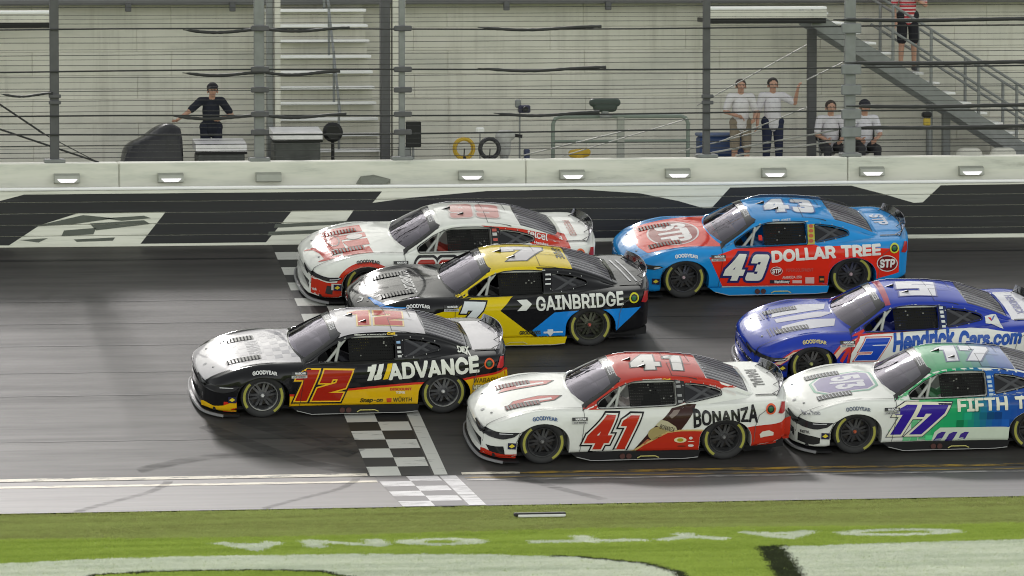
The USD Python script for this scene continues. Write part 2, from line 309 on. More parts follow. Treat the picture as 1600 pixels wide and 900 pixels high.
def skid(pts, w, apron=False):
    xs = np.array(pts, float); u = np.linspace(0, len(xs) - 1, 30); P = np.stack([PchipInterpolator(range(len(xs)), xs[:, i])(u) for i in (0, 1)], 1)
    d = np.gradient(P, axis=0); nrm = np.stack([-d[:, 1], d[:, 0]], 1) / np.linalg.norm(d, axis=1)[:, None]
    a, b = P + nrm * w / 2, P - nrm * w / 2; f3 = (lambda p: (p[0], p[1], p[1] * math.tan(APR) + .008)) if apron else (lambda p: track(p[0], p[1], .008))
    v = np.array([f3(p) for k in range(30) for p in (a[k], b[k])]); f = [(2*k, 2*k+1, 2*k+3, 2*k+2) for k in range(29)]
    obj('skid_mark', (v, np.array(f)), M_skid, sk)
for pts, w in (([(-3.4, .4), (-2.0, .95), (-.9, 1.0), (.0, 1.6)], .2), ([(-2.2, 2.2), (-1.5, 1.3), (-.7, .5), (.05, .2)], .26),
               ([(-1.6, 2.4), (-.9, 1.7), (-.1, .9)], .3), ([(-.9, 2.2), (-.4, 1.5), (0, 1.0)], .3)): skid(pts, w)
for pts, w in (([(-3.0, -.1), (-3.3, -1.0), (-4.2, -2.3), (-4.6, -2.9)], .14), ([(-.2, -.1), (-.5, -1.0), (-1.4, -2.2), (-1.9, -2.9)], .12), ([(2.2, -.3), (2.6, -1.4), (3.1, -2.6)], .2)): skid(pts, w, True)
# ------------------------------------------------------------------ steel tube barrier with its painted graphics, concrete wall behind
M_cr = mat('barrier_cream', {'g': ('geometry', {}), 'mp': ('mapping', {'scale': (.25, 1, 5.0)}), 'n': ('noise_texture', {'scale': 1.6, 'detail': 7.0, 'roughness': .7}),
                             'r': ('rgb_ramp', {'ramp': [(.30, (.26, .27, .24)), (.40, (.60, .60, .53)), (.5, (.72, .72, .64)), (.7, (.78, .77, .69))]}), 'p': ('principled_bsdf', {'roughness': .5})},
           [('g.position', 'mp.vector'), ('mp.vector', 'n.vector'), ('n.fac', 'r.fac'), ('r.color', 'p.base_color')], 'p.BSDF')
M_bk = mat('barrier_black', {'g': ('geometry', {}), 'mp': ('mapping', {'scale': (.18, 1, 7.0)}), 'n': ('noise_texture', {'scale': 1.6, 'detail': 8.0, 'roughness': .75}),
                             'r': ('rgb_ramp', {'ramp': [(.35, (.009, .009, .012)), (.6, (.014, .014, .018)), (.72, (.06, .06, .065))]}), 'p': ('principled_bsdf', {'roughness': .42, 'specular_ior_level': .4})},
           [('g.position', 'mp.vector'), ('mp.vector', 'n.vector'), ('n.fac', 'r.fac'), ('r.color', 'p.base_color')], 'p.BSDF')
M_steel = plain('galvanised_steel', (.45, .46, .45), .38, .8, var=.2, scale=14)
WH = .93; NT = 5; th = WH / NT
bar = thing('steel_barrier', 'steel tube crash barrier painted black and cream along the track', 'barrier')
def wp(px, py): p = at_y(px, py, YW); return (p[0], p[2] - ZW)
def wpoly(*p): return Polygon([wp(*a) for a in p])
BLACK = unary_union([wpoly((-400, 340), (0, 314), (38, 304), (300, 301.5), (597, 299), (582, 317), (640, 309), (760, 298.5), (900, 295.5), (1000, 302), (1060, 314), (1098, 325), (1112, 325),
                           (1141, 293), (1240, 291), (1330, 290), (1380, 303), (1428, 317), (1442, 316), (1470, 289.5), (1600, 287.5), (2300, 278), (2300, 372), (1600, 364.5), (1000, 371), (500, 377.5), (0, 383.5), (-400, 388))])
BLACK = BLACK.difference(wpoly((10, 386), (62, 352), (122, 333), (259, 331), (217, 384))).difference(wpoly((411, 384), (456, 329.5), (553, 328), (541, 345), (541, 386)))
GREY = [wpoly((52, 354), (130, 336), (180, 341), (110, 351)), wpoly((140, 349), (225, 344), (235, 350), (150, 360)), wpoly((30, 375), (75, 372), (60, 379)), wpoly((115, 374), (180, 371), (176, 376), (120, 378)),
        wpoly((160, 341), (225, 337), (236, 341), (190, 345)), wpoly((100, 360), (150, 356), (146, 366), (96, 369)), wpoly((430, 350), (545, 345), (545, 350), (428, 356)), wpoly((420, 362), (545, 357), (545, 362), (418, 368))]
for k in range(NT):
    z0 = k * th; pr = unary_union([rect(0, z0 + .002, .20, z0 + th - .002).buffer(-.012).buffer(.012)])
    tb = obj('tube', trimesh.Trimesh(*(lambda m: (m.vertices + [XL, YW, ZW], m.faces))(prism(pr, 'x', 0, XR - XL))), M_cr, bar)
    band = rect(XL, z0 + .0045, XR, z0 + th - .0045)
    for nm, zone, mt, off in (('black_paint', BLACK, M_bk, .003),):
        g = zone.intersection(band)
        if not g.is_empty:
            m = prism(g, 'y', -off, -.0002); m.apply_translation((0, YW, ZW)); obj(nm, m, mt, tb)
    for g0 in GREY:
        g = g0.intersection(band)
        if not g.is_empty:
            m = prism(g, 'y', -.004, -.0002); m.apply_translation((0, YW, ZW)); obj('mural_mark', m, plain('mural_grey', (.09, .10, .085), .5, var=.5, scale=3), tb)
M_cap = plain('barrier_cap', (.86, .86, .86), .3, .0, var=.05)
obj('cap_rail', bx((XL + XR) / 2, YW + .10, ZW + WH + .025, XR - XL, .24, .045, .012), M_cap, bar)
for px in np.arange(-60, 1700, 158.2):
    x = at_y(px, 330, YW)[0]; obj('foam_block', bx(x, YW + .40, ZW + .45, .3, .36, .8), plain('foam', (.5, .48, .42)), bar)
YC = YW + .60; ZC = 4.19
M_conc = mat('painted_concrete', {'g': ('geometry', {}), 'mp': ('mapping', {'scale': (.35, 1, 2.5)}), 'n': ('noise_texture', {'scale': 1.7, 'detail': 8.0, 'roughness': .7}),
                                  'r': ('rgb_ramp', {'ramp': [(.28, (.36, .36, .31)), (.40, (.62, .63, .56)), (.52, (.72, .72, .64)), (.7, (.78, .77, .70))]}), 'b': ('bump', {'strength': .12, 'distance': .01}), 'p': ('principled_bsdf', {'roughness': .6, 'specular_ior_level': .3})},
             [('g.position', 'mp.vector'), ('mp.vector', 'n.vector'), ('n.fac', 'r.fac'), ('r.color', 'p.base_color'), ('n.fac', 'b.height'), ('b.normal', 'p.normal')], 'p.BSDF')
cw = thing('concrete_wall', 'low cream painted concrete wall behind the steel barrier', 'wall')
xs_ = [at_y(px, 250, YC)[0] for px in (-420, 186, 822, 1325, 1990)]; xs_ = [XL] + xs_ + [XR]
for a, b_ in zip(xs_[:-1], xs_[1:]): obj('wall_segment', bx((a + b_) / 2, YC + .22, (2.6 + ZC) / 2, b_ - a - .012, .44, ZC - 2.6, .015), M_conc, cw)
M_hous, M_lens = plain('lamp_housing', (.36, .37, .33), .5, .2), lit('lamp_lens', (1, .98, 1), 1.05)
for i, (px, py, lit_) in enumerate(((104, 278, 1), (266, 277, 1), (419, 276, 0), (735, 273, 1), (893, 272, 1), (1058, 270, 1), (1208, 269, 1), (1361, 267, 1), (1516, 266, 1))):
    p = at_y(px, py, YC); names = ('leftmost', 'second from left', 'unlit third', 'fourth', 'fifth', 'sixth', 'seventh', 'eighth', 'rightmost')
    L = thing('wall_lamp', f'{names[i]} small grey box lamp in the row along the concrete wall', 'wall lamp', (p[0], YC, p[2]), 'lamps along the concrete wall')
    pr = Polygon([(-.001, -.09), (-.15, -.07), (-.13, .04), (-.03, .075), (-.001, .075)])
    obj('housing', prism(Polygon([(x, y) for x, y in pr.exterior.coords]), 'x', 0, .42).apply_transform(trimesh.transformations.translation_matrix((-.21, 0, 0))), M_hous, L)
    if lit_: obj('lens', prism(Polygon([(-.17, 0), (.17, 0), (.11, -.055), (-.11, -.055)]), 'y', -.165, -.152).apply_transform(trimesh.transformations.translation_matrix((0, 0, -.015))), M_lens, L)
p = at_y(582, 280, YC)
o = obj('equipment_hump', trimesh.convex.convex_hull(np.array([(p[0] + a, YC - .01 - d, p[2] + c) for a, c, d in ((-.28, -.07, 0), (-.2, .05, 0), (.02, .075, 0), (.3, -.0, 0), (.3, -.07, 0), (-.2, -.07, .14), (.2, -.07, .14), (0, .04, .1))])), plain('hump_grey', (.2, .21, .18)), None)
tag(o, 'dark grey wedge shaped box on the concrete wall between two lamps', 'box')
# ------------------------------------------------------------------ stock car: body surfaces
# car axes: x backwards from the front hub, y away from the driver's side, z up from the track
def keys(*kv):
    x, y = np.array(kv, float).T; f = PchipInterpolator(x, y); lo, hi = x[0], x[-1]
    return lambda u: f(np.clip(u, lo, hi))
WB = 2.794
kW = keys((-.94, .66), (-.88, .765), (-.79, .86), (-.68, .915), (-.5, .952), (0, .982), (.5, .968), (1.4, .952), (2.1, .96), (2.8, .985), (3.3, .965), (3.55, .945), (3.7, .905), (3.8, .85), (3.85, .77))
kzt = keys((-.94, .50), (-.92, .545), (-.88, .575), (-.8, .618), (-.6, .695), (-.3, .762), (0, .806), (.3, .848), (.6, .876), (1.0, .875), (2.2, .885), (2.8, .918), (3.2, .932), (3.6, .942), (3.76, .942), (3.82, .928), (3.85, .885))
kze = keys((-.94, .475), (-.92, .52), (-.88, .552), (-.8, .592), (-.6, .668), (-.3, .745), (0, .790), (.3, .808), (.6, .818), (1.0, .832), (2.0, .860), (2.4, .878), (2.8, .902), (3.2, .914), (3.6, .922), (3.76, .915), (3.85, .85))
kzs = keys((-.94, .43), (-.88, .485), (-.6, .56), (-.3, .645), (0, .70), (.5, .715), (1.0, .72), (2.0, .745), (2.8, .79), (3.3, .832), (3.7, .835), (3.85, .78))
kzb = keys((-.94, .115), (-.5, .125), (-.3, .16), (.4, .175), (2.4, .17), (3.2, .215), (3.85, .29))
def shear(X, Y):
    w = np.clip((-.25 - X) / .69, 0, 1); w = w * w * (3 - 2 * w); wr = np.clip((X - 3.2) / .65, 0, 1); wr = wr * wr
    return w * .075 * np.minimum(1, np.abs(Y) / .70) ** 2.4 - wr * .13 * np.minimum(1, np.abs(Y) / .85) ** 2.2
kyh = keys((2.0, .77), (2.6, .74), (3.1, .66), (3.4, .63), (3.85, .60))
def half_lower(X):
    W, zt, ze, zs, zb = kW(X), kzt(X), kze(X), kzs(X), kzb(X)
    yh = min(.77, W - .13 if W > .85 else W * .86, float(kyh(X)))
    P = np.array([(0, zb - .012), (W - .10, zb), (W - .022, zb + .012), (W - .006, zb + .05), (W, .42), (W - .006, zs - .09), (W - .028, zs), (W - .085 * min(1, W / .9), zs + (.62 + .16 * min(1, max(0, X - 2.4))) * (ze - zs)), (yh, ze), (yh * .55, zt - .35 * (zt - ze)), (0, zt)])
    d = np.r_[0, np.cumsum(np.linalg.norm(np.diff(P, axis=0), axis=1))]
    s = np.r_[np.linspace(0, d[1], 4)[:-1], np.linspace(d[1], d[3], 4)[:-1], np.linspace(d[3], d[5], 12)[:-1], np.linspace(d[5], d[8], 14)[:-1], np.linspace(d[8], d[-1], 12)]
    y, z = PchipInterpolator(d, P[:, 0])(s), PchipInterpolator(d, P[:, 1])(s)
    z = z + np.where(z > .5, .030 * np.exp(-((y - .80) / .085) ** 2) * np.exp(-((X + .05) / .40) ** 2), 0)       # the front fender's crown
    for xc in (0, WB):                                           # a soft raised lip round each wheel opening
        r = np.hypot((X - xc) / .40, (z - .35) / .325); y = y + np.where((y > W * .8) & (z < .8), .013 * np.exp(-((r - 1.0) / .13) ** 2), 0)
    return y, z
XS = np.r_[np.linspace(-.94, -.86, 9)[:-1], np.linspace(-.86, 3.7, 190)[:-1], np.linspace(3.7, 3.85, 10)]
LY, LZ = map(np.array, zip(*[half_lower(x) for x in XS]))
kyb = keys((.44, .78), (.65, .832), (1.0, .852), (1.4, .858), (2.0, .858), (2.4, .84), (2.8, .79), (3.1, .73), (3.34, .66))
kye = keys((.44, .76), (.65, .735), (.95, .668), (1.25, .588), (1.6, .558), (2.1, .540), (2.5, .522), (2.9, .552), (3.34, .62))
kzE = keys((.44, .72), (.65, .832), (.95, 1.018), (1.25, 1.166), (1.42, 1.198), (1.75, 1.212), (2.1, 1.200), (2.5, 1.163), (2.9, 1.058), (3.34, .885))
kzr = keys((.44, .835), (.55, .90), (.8, 1.035), (1.12, 1.195), (1.26, 1.242), (1.46, 1.258), (1.75, 1.268), (2.1, 1.252), (2.5, 1.206), (2.9, 1.092), (3.34, .915))
def half_green(X, inset=0.0, base=.68):
    yb, ye, zE, zr = kyb(X) - inset, kye(X) - inset, kzE(X) - inset, kzr(X) - inset
    zb2 = min(kze(X) - .02, zE - .05); zb0 = min(base, zb2 - .03)
    P = np.array([(0, zb0 - .02), (yb - .004, zb0), (yb, zb2), ((yb + ye) / 2 + .016, (zb2 + zE) / 2), (ye + .02, zE - .045), (ye + .002, zE - .012), (ye - .035, zE + .006), (ye * .5, zr - .28 * (zr - zE)), (0, zr)])
    d = np.r_[0, np.cumsum(np.linalg.norm(np.diff(P, axis=0), axis=1))]
    s = np.r_[np.linspace(0, d[1], 3)[:-1], np.linspace(d[1], d[2], 4)[:-1], np.linspace(d[2], d[4], 12)[:-1], np.linspace(d[4], d[6], 8)[:-1], np.linspace(d[6], d[-1], 14)]
    return PchipInterpolator(d, P[:, 0])(s), PchipInterpolator(d, P[:, 1])(s)
XG = np.linspace(.44, 3.34, 118)
GY, GZ = map(np.array, zip(*[half_green(x) for x in XG]))
def loft(XX, Y, Z, sh=True, ncap=14):
    n, m = Y.shape; v = []; f = []
    for i in range(n):                                           # a closed ring: left half up, right half down
        ys = np.r_[-Y[i], Y[i][::-1][1:-1]]; zs = np.r_[Z[i], Z[i][::-1][1:-1]]
        v.append(np.stack([XX[i] + (shear(XX[i], ys) if sh else 0 * ys), ys, zs], 1))
    R = 2 * m - 2; v = list(np.vstack(v))
    for i in range(n - 1):
        for j in range(R):
            k = (j + 1) % R; f += [(i*R+j, i*R+k, i*R+R+k), (i*R+j, i*R+R+k, i*R+R+j)]
    for i, flip in ((0, False), (n - 1, True)):                  # end caps as rows between the left and right points
        prev = [i * R]
        for a in range(1, m - 1):
            l, r = i * R + a, i * R + (R - a); yl = v[l][1]; row = [l]
            for c in range(1, ncap):
                yy = yl + (-2 * yl) * c / ncap; row.append(len(v)); v.append(np.array([XX[i] + (float(shear(XX[i], yy)) if sh else 0), yy, v[l][2]]))
            row.append(r); tri = []
            if len(prev) == 1: tri = [(prev[0], row[c], row[c + 1]) for c in range(ncap)]
            else:
                for c in range(ncap): tri += [(prev[c], row[c], row[c + 1]), (prev[c], row[c + 1], prev[c + 1])]
            f += [t[::-1] if flip else t for t in tri]; prev = row
        top = i * R + m - 1; tri = [(prev[c], top, prev[c + 1]) for c in range(ncap)]
        f += [t[::-1] if flip else t for t in tri]
    t = trimesh.Trimesh(np.array(v), np.array(f), process=False); t.fix_normals(); return t
# lookup tables: side (x, z) -> y, top (x, y) -> z
NX, NZ, NY = 720, 240, 400
TX = np.linspace(-.94, 3.85, NX); TZ = np.linspace(.10, 1.28, NZ); TY = np.linspace(0, .99, NY)
def table(XX, Y, Z, j0, kind):
    out = np.zeros((len(XX), NZ if kind == 's' else NY))
    for i in range(len(XX)):
        y, z = Y[i][j0:], Z[i][j0:]
        if kind == 's':
            zz = np.maximum.accumulate(z + np.arange(len(z)) * 1e-7); out[i] = np.where(TZ > zz[-1] + .004, -9, np.interp(TZ, zz, y))
        else:
            o = np.argsort(y); out[i] = np.interp(TY, y[o], z[o], right=-9)
    r = np.array([np.interp(TX, XX, out[:, k]) for k in range(out.shape[1])]).T
    r[(TX < XX[0]) | (TX > XX[-1])] = -9; return r
SIDE = np.maximum(table(XS, LY, LZ, 4, 's'), table(XG, GY, GZ, 3, 's'))
jl = 16
def toptab(XX, Y, Z, j0):
    out = np.zeros((len(XX), NY))
    for i in range(len(XX)):
        y, z = Y[i][j0:][::-1], Z[i][j0:][::-1]; y = np.maximum.accumulate(y + np.arange(len(y)) * 1e-7); out[i] = np.interp(TY, y, z, right=-9)
    r = np.array([np.interp(TX, XX, out[:, k]) for k in range(NY)]).T
    r[(TX < XX[0]) | (TX > XX[-1])] = -9; return r
TOPL, TOPG = toptab(XS, LY, LZ, jl), toptab(XG, GY, GZ, 12)
def bil(T, A, B, a, b):
    u = np.clip((a - A[0]) / (A[1] - A[0]), 0, len(A) - 1.001); w = np.clip((b - B[0]) / (B[1] - B[0]), 0, len(B) - 1.001)
    i, j = u.astype(int), w.astype(int); u, w = u - i, w - j
    return T[i, j] * (1-u) * (1-w) + T[i+1, j] * u * (1-w) + T[i, j+1] * (1-u) * w + T[i+1, j+1] * u * w
def side_pt(x, z):
    x, z = np.asarray(x, float), np.asarray(z, float); x0 = x.copy()
    for _ in range(7):
        y = np.maximum(bil(SIDE, TX, TZ, x0, z), .3); x0 = x - shear(x0, y)
    return np.stack([x, -y, z], -1)
def top_pt(x, y, green=None):
    x, y = np.asarray(x, float), np.asarray(y, float); ay = np.abs(y); x0 = x - shear(x, y); x0 = x - shear(x0, y)
    zl = bil(TOPL, TX, TY, x0, ay); zg = bil(TOPG, TX, TY, x, ay)
    z = np.maximum(zl, zg) if green is None else (zg if green else zl)
    return np.stack([x, y, np.maximum(z, .3)], -1)
def hood_pt(x, y): return top_pt(x, y, False)
def roof_pt(x, y): return top_pt(x, y, True)
def drape(poly, fn, off, size=.05):
    """A flat print laid on the body: polygon in the surface's own two coordinates, standing off by a hair."""
    vs, fs, n = [], [], 0
    for g in getattr(poly, 'geoms', [poly]):
        if g.geom_type != 'Polygon' or g.area < 1e-6: continue
        v, f = trimesh.creation.triangulate_polygon(g, engine='earcut')
        v3, f = trimesh.remesh.subdivide_to_size(np.c_[v, np.zeros(len(v))], f, size, max_iter=12)
        vs.append(v3[:, :2]); fs.append(f + n); n += len(v3)
    if not vs: return None
    v, f = np.vstack(vs), np.vstack(fs); e = .006
    a, b = v[:, 0], v[:, 1]; p = fn(a, b)
    N = np.cross(fn(a + e, b) - fn(a - e, b), fn(a, b + e) - fn(a, b - e)); L = np.linalg.norm(N, axis=1)[:, None]; N /= np.maximum(L, 1e-9)
    c = np.einsum('ij,ij->i', N, np.where(p[:, 2:3] > -9, np.c_[0*a, np.sign(p[:, 1]) * (1 if fn is side_pt else 0), 0*a + (0 if fn is side_pt else 1)], 0)); N *= np.where(c < 0, -1, 1)[:, None]
    P = p + N * off; fn_ = np.cross(P[f[:, 1]] - P[f[:, 0]], P[f[:, 2]] - P[f[:, 0]]); s = (fn_ * N[f[:, 0]]).sum(1) < 0; f[s] = f[s][:, ::-1]
    return P, f, N
# window and wheel openings
DW = Polygon([(.775, .838), (.90, .925), (1.10, 1.045), (1.28, 1.118), (1.42, 1.154), (1.6, 1.166), (1.85, 1.162), (2.055, 1.147), (2.035, .872), (1.6, .858), (1.1, .845)])
QW = Polygon([(2.205, 1.110), (2.35, 1.095), (2.52, 1.070), (2.68, 1.030), (2.80, .988), (2.78, .975), (2.6, .952), (2.35, .918), (2.175, .898)]).buffer(-.02).buffer(.02)
DW = DW.buffer(-.03).buffer(.03)
WS = Polygon([(.60, -.50), (.535, -.25), (.52, 0), (.535, .25), (.60, .50), (.685, .705), (.95, .640), (1.215, .565), (1.185, .30), (1.175, 0), (1.185, -.30), (1.215, -.565), (.95, -.640), (.685, -.705)]).buffer(-.03).buffer(.03)
RW = Polygon([(2.56, -.492), (2.535, -.2), (2.53, 0), (2.535, .2), (2.56, .492), (2.9, .520), (3.2, .572), (3.235, 0), (3.2, -.572), (2.9, -.520)]).buffer(-.03).buffer(.03)
def arch(xc, k=1.0):
    t = np.linspace(0, 2 * np.pi, 48, endpoint=False); return Polygon(np.c_[xc + .40 * k * np.cos(t), .35 + .315 * k * np.sin(t)]).union(rect(xc - .40 * k, .0, xc + .40 * k, .35)).buffer(.004).buffer(-.004).simplify(.0008)
ARCHES = unary_union([arch(0), arch(WB)])
HOLES = unary_union([DW.buffer(.004), QW.buffer(.004), ARCHES.buffer(.004)])
def build_body():
    low, grn = man(loft(XS, LY, LZ)), man(loft(XG, GY, GZ, False))
    b = low + grn
    iy, iz = map(np.array, zip(*[half_green(x, .045, .35) for x in np.linspace(.62, 3.24, 60)]))
    cab = man(loft(np.linspace(.62, 3.24, 60), iy, iz, False)) + m3.Manifold.cube((2.3, 1.56, .52)).translate((.62, -.78, .28))
    b = b - cab
    for xc in (0, WB):
        for lo, hi in ((-1.2, -.60), (.60, 1.2)): b = b - man(prism(arch(xc), 'y', lo, hi))
    for w in (DW, QW):
        for lo, hi in ((-1.2, -.42), (.42, 1.2)): b = b - man(prism(w, 'y', lo, hi))
    for w in (WS, RW): b = b - man(prism(w, 'z', .885 if w is RW else .80, 1.6))
    b = b - man(prism(rect(-.62, .2, .62, .335).buffer(-.02).buffer(.02), 'x', -1.2, -.865))       # lower intake
    b = b - man(prism(Polygon([(-.55, .425), (.55, .425), (.60, .485), (-.60, .485)]), 'x', -1.2, -.895))   # upper grille
    return meshkit.arrays(b, 28)
BODY = build_body()
# ------------------------------------------------------------------ lettering and numerals as polygons (height 1, origin at the left of the baseline)
TXT = {}
def text_poly(s, weight=0.0, italic=0.0):
    k = (s, weight, italic)
    if k in TXT: return TXT[k]
    m = meshkit.text_mesh(s, 1.0, bold=True); top = np.abs(m.face_normals[:, 2] - 1) < .01
    top &= m.triangles_center[:, 2] > 1e-4
    g = unary_union([Polygon(t[:, :2]).buffer(.002) for t in m.triangles[top]])
    g = g.simplify(.006)
    if weight: g = g.buffer(weight, join_style=2, mitre_limit=1.6).simplify(.006)
    if italic: g = aff.affine_transform(g, [1, italic, 0, 1, 0, 0])
    g = aff.translate(g, -g.bounds[0], 0); TXT[k] = g; return g
def digits(s, t=.27, join=2, italic=.22, gap=.12):
    parts, x = [], 0; h = t / 2; w = .66; B = lambda *p: LineString(p).buffer(h, cap_style=2, join_style=join, mitre_limit=3)
    for ch in s:
        a, b, c, d, m = h, w - h, h, 1 - h, .5; ww = w
        if ch == '1': g = unary_union([rect(.20, 0, .20 + t, 1), Polygon([(0, .70), (0, .86), (.2, 1), (.3, 1), (.3, .70)])]); ww = .20 + t
        if ch == '2': g = B((a, .60), (a, d), (b, d), (b, .52), (a, .34), (a, c), (w, c))
        if ch == '3': g = unary_union([B((a, .68), (a, d), (b - .02, d), (b - .02, m), (.26, m)), B((a, .32), (a, c), (b, c), (b, m), (.26, m))])
        if ch == '4': g = unary_union([rect(.36, 0, .36 + t, 1), rect(0, .19, .78, .19 + t * .9), Polygon([(0, .19), (0, .43), (.34, 1), (.63, 1), (.29, .43), (.4, .19)])]); ww = .78
        if ch == '5': g = B((w, d), (a, d), (a, .56), (b, .56), (b, c), (a - .1, c), )
        if ch == '7': g = unary_union([rect(0, 1 - t, w + .02, 1), rect(0, .62, .2, 1), Polygon([(w + .02, 1), (w + .02, .74), (.42, 0), (.10, 0), (.36, .74), (.4, 1)])])
        if ch == '9': g = unary_union([B((b, m), (a, m), (a, d), (b, d), (b, m)), B((b, d), (b, c), (a, c), (a, .30))])
        parts.append(aff.translate(g, x, 0)); x += ww + gap
    g = unary_union(parts).buffer(0); g = aff.affine_transform(g, [1, italic, 0, 1, 0, 0]); return aff.translate(g, -g.bounds[0], 0)
def put(g, p0, p1, h, fit=True):
    """Lay a polygon with its baseline from p0 to p1 and height h."""
    p0, p1 = np.array(p0, float), np.array(p1, float); d = p1 - p0; L = np.linalg.norm(d); d /= L; w = g.bounds[2]
    sx = L / w if fit else h; n = np.array([-d[1], d[0]])
    return aff.affine_transform(g, [sx * d[0], h * n[0], sx * d[1], h * n[1], p0[0], p0[1]])
def put_hood(g, xb, yc, width, h):
    """Upright for someone standing ahead of the car: reading towards -y, up towards +x."""
    w = g.bounds[2]; s = width / w; return aff.affine_transform(g, [0, h, -s, 0, xb, yc + width / 2])
def bend(g, k):
    b = g.bounds; c = (b[0] + b[2]) / 2
    g = shapely.segmentize(g, .15)
    return shapely.transform(g, lambda a: np.c_[a[:, 0], a[:, 1] - k * ((a[:, 0] - c) / (b[2] - b[0]) * 2) ** 2])

class Car:
    def __init__(self, name, label, hub, group, base, deg=1.4, rim=(.10, .10, .105), hubc=(.5, .5, .5), lip=False, **opts):
        for k, v in opts.items(): setattr(self, k, v)
        self.yaw = math.radians(deg); h0 = on_plane(*hub, (0, -.35 * SB, .35 * CB), (0, -SB, CB))
        s, t = h0[0], h0[1] * CB + h0[2] * SB
        ex, ey = np.array([math.cos(self.yaw), math.sin(self.yaw), 0]), np.array([-math.sin(self.yaw), math.cos(self.yaw), 0])
        O = np.array([s, t, 0]) + ey * .955; R3 = np.array([[1, 0, 0], [0, CB, -SB], [0, SB, CB]])
        self.O, self.A = R3 @ O, R3 @ np.stack([ex, ey, np.array([0, 0, 1.0])], 1)
        self.g = thing(name, label, 'race car', None, group)
        M4 = np.eye(4); M4[:3, :3] = self.A.T; M4[3, :3] = self.O
        UsdGeom.Xformable(self.g).AddTransformOp().Set(Gf.Matrix4d(M4.tolist()))
        self.body = raw('body', *BODY, base, self.g)
        self.layers = {}
        build_running_gear(self, rim, hubc, lip)
    def local(self, px, py, Y=None, Z=None):
        r = self.A.T @ ray(px, py); c = self.A.T @ (CAM - self.O)
        k = ((Y - c[1]) / r[1]) if Y is not None else ((Z - c[2]) / r[2]); return c + r * k
    def s(self, px, py):
        Y = -.93
        for _ in range(6):
            p = self.local(px, py, Y=Y); Y = float(side_pt(p[0], min(max(p[2], .1), 1.27))[1]); Y = max(min(Y, -.5), -1.0)
        return (p[0], p[2])
    def sp(self, z, *pts): return [self.s(*z(*p)) for p in pts]
    def poly(self, z, *pts): return Polygon(self.sp(z, *pts)).buffer(0)
    def side(self, name, g, color, lv=1, cut=True, parent=None, m=None, size=.06, label=None):
        g = g.intersection(rect(-.95, .10, 3.86, 1.27))
        if cut: g = g.difference(HOLES)
        return self._add(name, g, side_pt, color, lv, parent, m, size, label)
    def top(self, name, g, color, lv=1, fn=top_pt, parent=None, m=None, size=.05, label=None): return self._add(name, g, fn, color, lv, parent, m, size, label)
    def _add(self, name, g, fn, color, lv, parent, m, size, label):
        r = drape(g, fn, .0012 + .0014 * lv, size)
        if r is None: return None
        o = raw(name, *r, m or (paint(color) if not isinstance(color, UsdShade.Material) else color), parent or self.body)
        if label: o.SetCustomDataByKey('label', label)
        return o
    def number(self, s, z, p0, p1, top, fill, line, outer, o1=.05, o2=.10, **kw):
        """Door number: baseline p0-p1 (zoom px), cap height from the point top above p0."""
        a, b, c = self.sp(z, p0, p1, top); g = digits(s, **kw); g = put(g, a, b, c[1] - (a[1] + (c[0] - a[0]) * 0))
        h = c[1] - a[1]
        if outer is not None: self.side('number_outline', g.buffer(o2 * h, join_style=2, mitre_limit=2.5), outer, 4)
        if line is not None: self.side('number_outline', g.buffer(o1 * h, join_style=2, mitre_limit=2.5), line, 5)
        self.side('door_number', g, fill, 6)
    def text(self, s, z, p0, p1, top, color, lv=5, weight=.02, italic=0.0, name='lettering', k=0.0, outline=None):
        a, b, c = self.sp(z, p0, p1, top); g = text_poly(s, weight, italic)
        if k: g = bend(g, k)
        h = abs((c[1] - a[1]) - (b[1] - a[1]) / max(1e-6, b[0] - a[0]) * (c[0] - a[0])); g = put(g, a, b, h)
        if outline is not None: self.side(name + '_outline', g.buffer(.08 * h), outline, lv - 1)
        return self.side(name, g, color, lv)
def ring(cx, cz, r, w): return Point(cx, cz).buffer(r, 24).difference(Point(cx, cz).buffer(r - w, 24))
M_tyre = plain('tyre_rubber', (.022, .022, .023), .62, spec=.4, var=.3, scale=30)
M_dark = plain('satin_black', (.010, .010, .011), .42, spec=.35)
M_in = plain('cabin_dark', (.010, .010, .011), .7, spec=.2)
M_bar = plain('roll_bar', (.42, .43, .41), .35)
M_glass = pane('windscreen_film', (.46, .44, .52), .05, .015, (.86, .82, .94))
M_qg = pane('quarter_window_film', (.5, .5, .52), .03, .03)
M_spoil = pane('spoiler_plastic', (.62, .62, .66), .10, .08)
M_net = plain('window_net', (.006, .006, .006), .8, spec=.2)
M_ygoo = plain('tyre_yellow', (.34, .33, .06), .6, var=.3, scale=20)
M_rib = plain('rear_window_rib', (.20, .19, .22), .2)
M_rg = mat('rear_window_panel', {'p': ('principled_bsdf', {'base_color': (.03, .028, .036), 'roughness': .10, 'specular_ior_level': 1.0})}, [], 'p.BSDF')
def rev(profile, n=48):
    """A solid of revolution about y: profile of (radius, y)."""
    p = np.array(profile, float); t = np.linspace(0, 2 * np.pi, n, endpoint=False); m = len(p); v = []; f = []
    for a in t: v.append(np.stack([p[:, 0] * math.cos(a), p[:, 1], p[:, 0] * math.sin(a)], 1))
    for i in range(n):
        j = (i + 1) % n
        for k in range(m - 1): f += [(i*m+k, j*m+k, j*m+k+1), (i*m+k, j*m+k+1, i*m+k+1)]
    t_ = trimesh.Trimesh(np.vstack(v), f, process=False); t_.merge_vertices(); t_.update_faces(t_.nondegenerate_faces()); t_.fix_normals(); return t_
TYRE = rev([(.235, -.12), (.262, -.148), (.30, -.155), (.328, -.146), (.343, -.125), (.3465, -.08), (.3465, .08), (.343, .125), (.328, .146), (.30, .155), (.235, .15), (.235, -.12)], 64)
TYRE_A = meshkit.arrays(TYRE, 40)
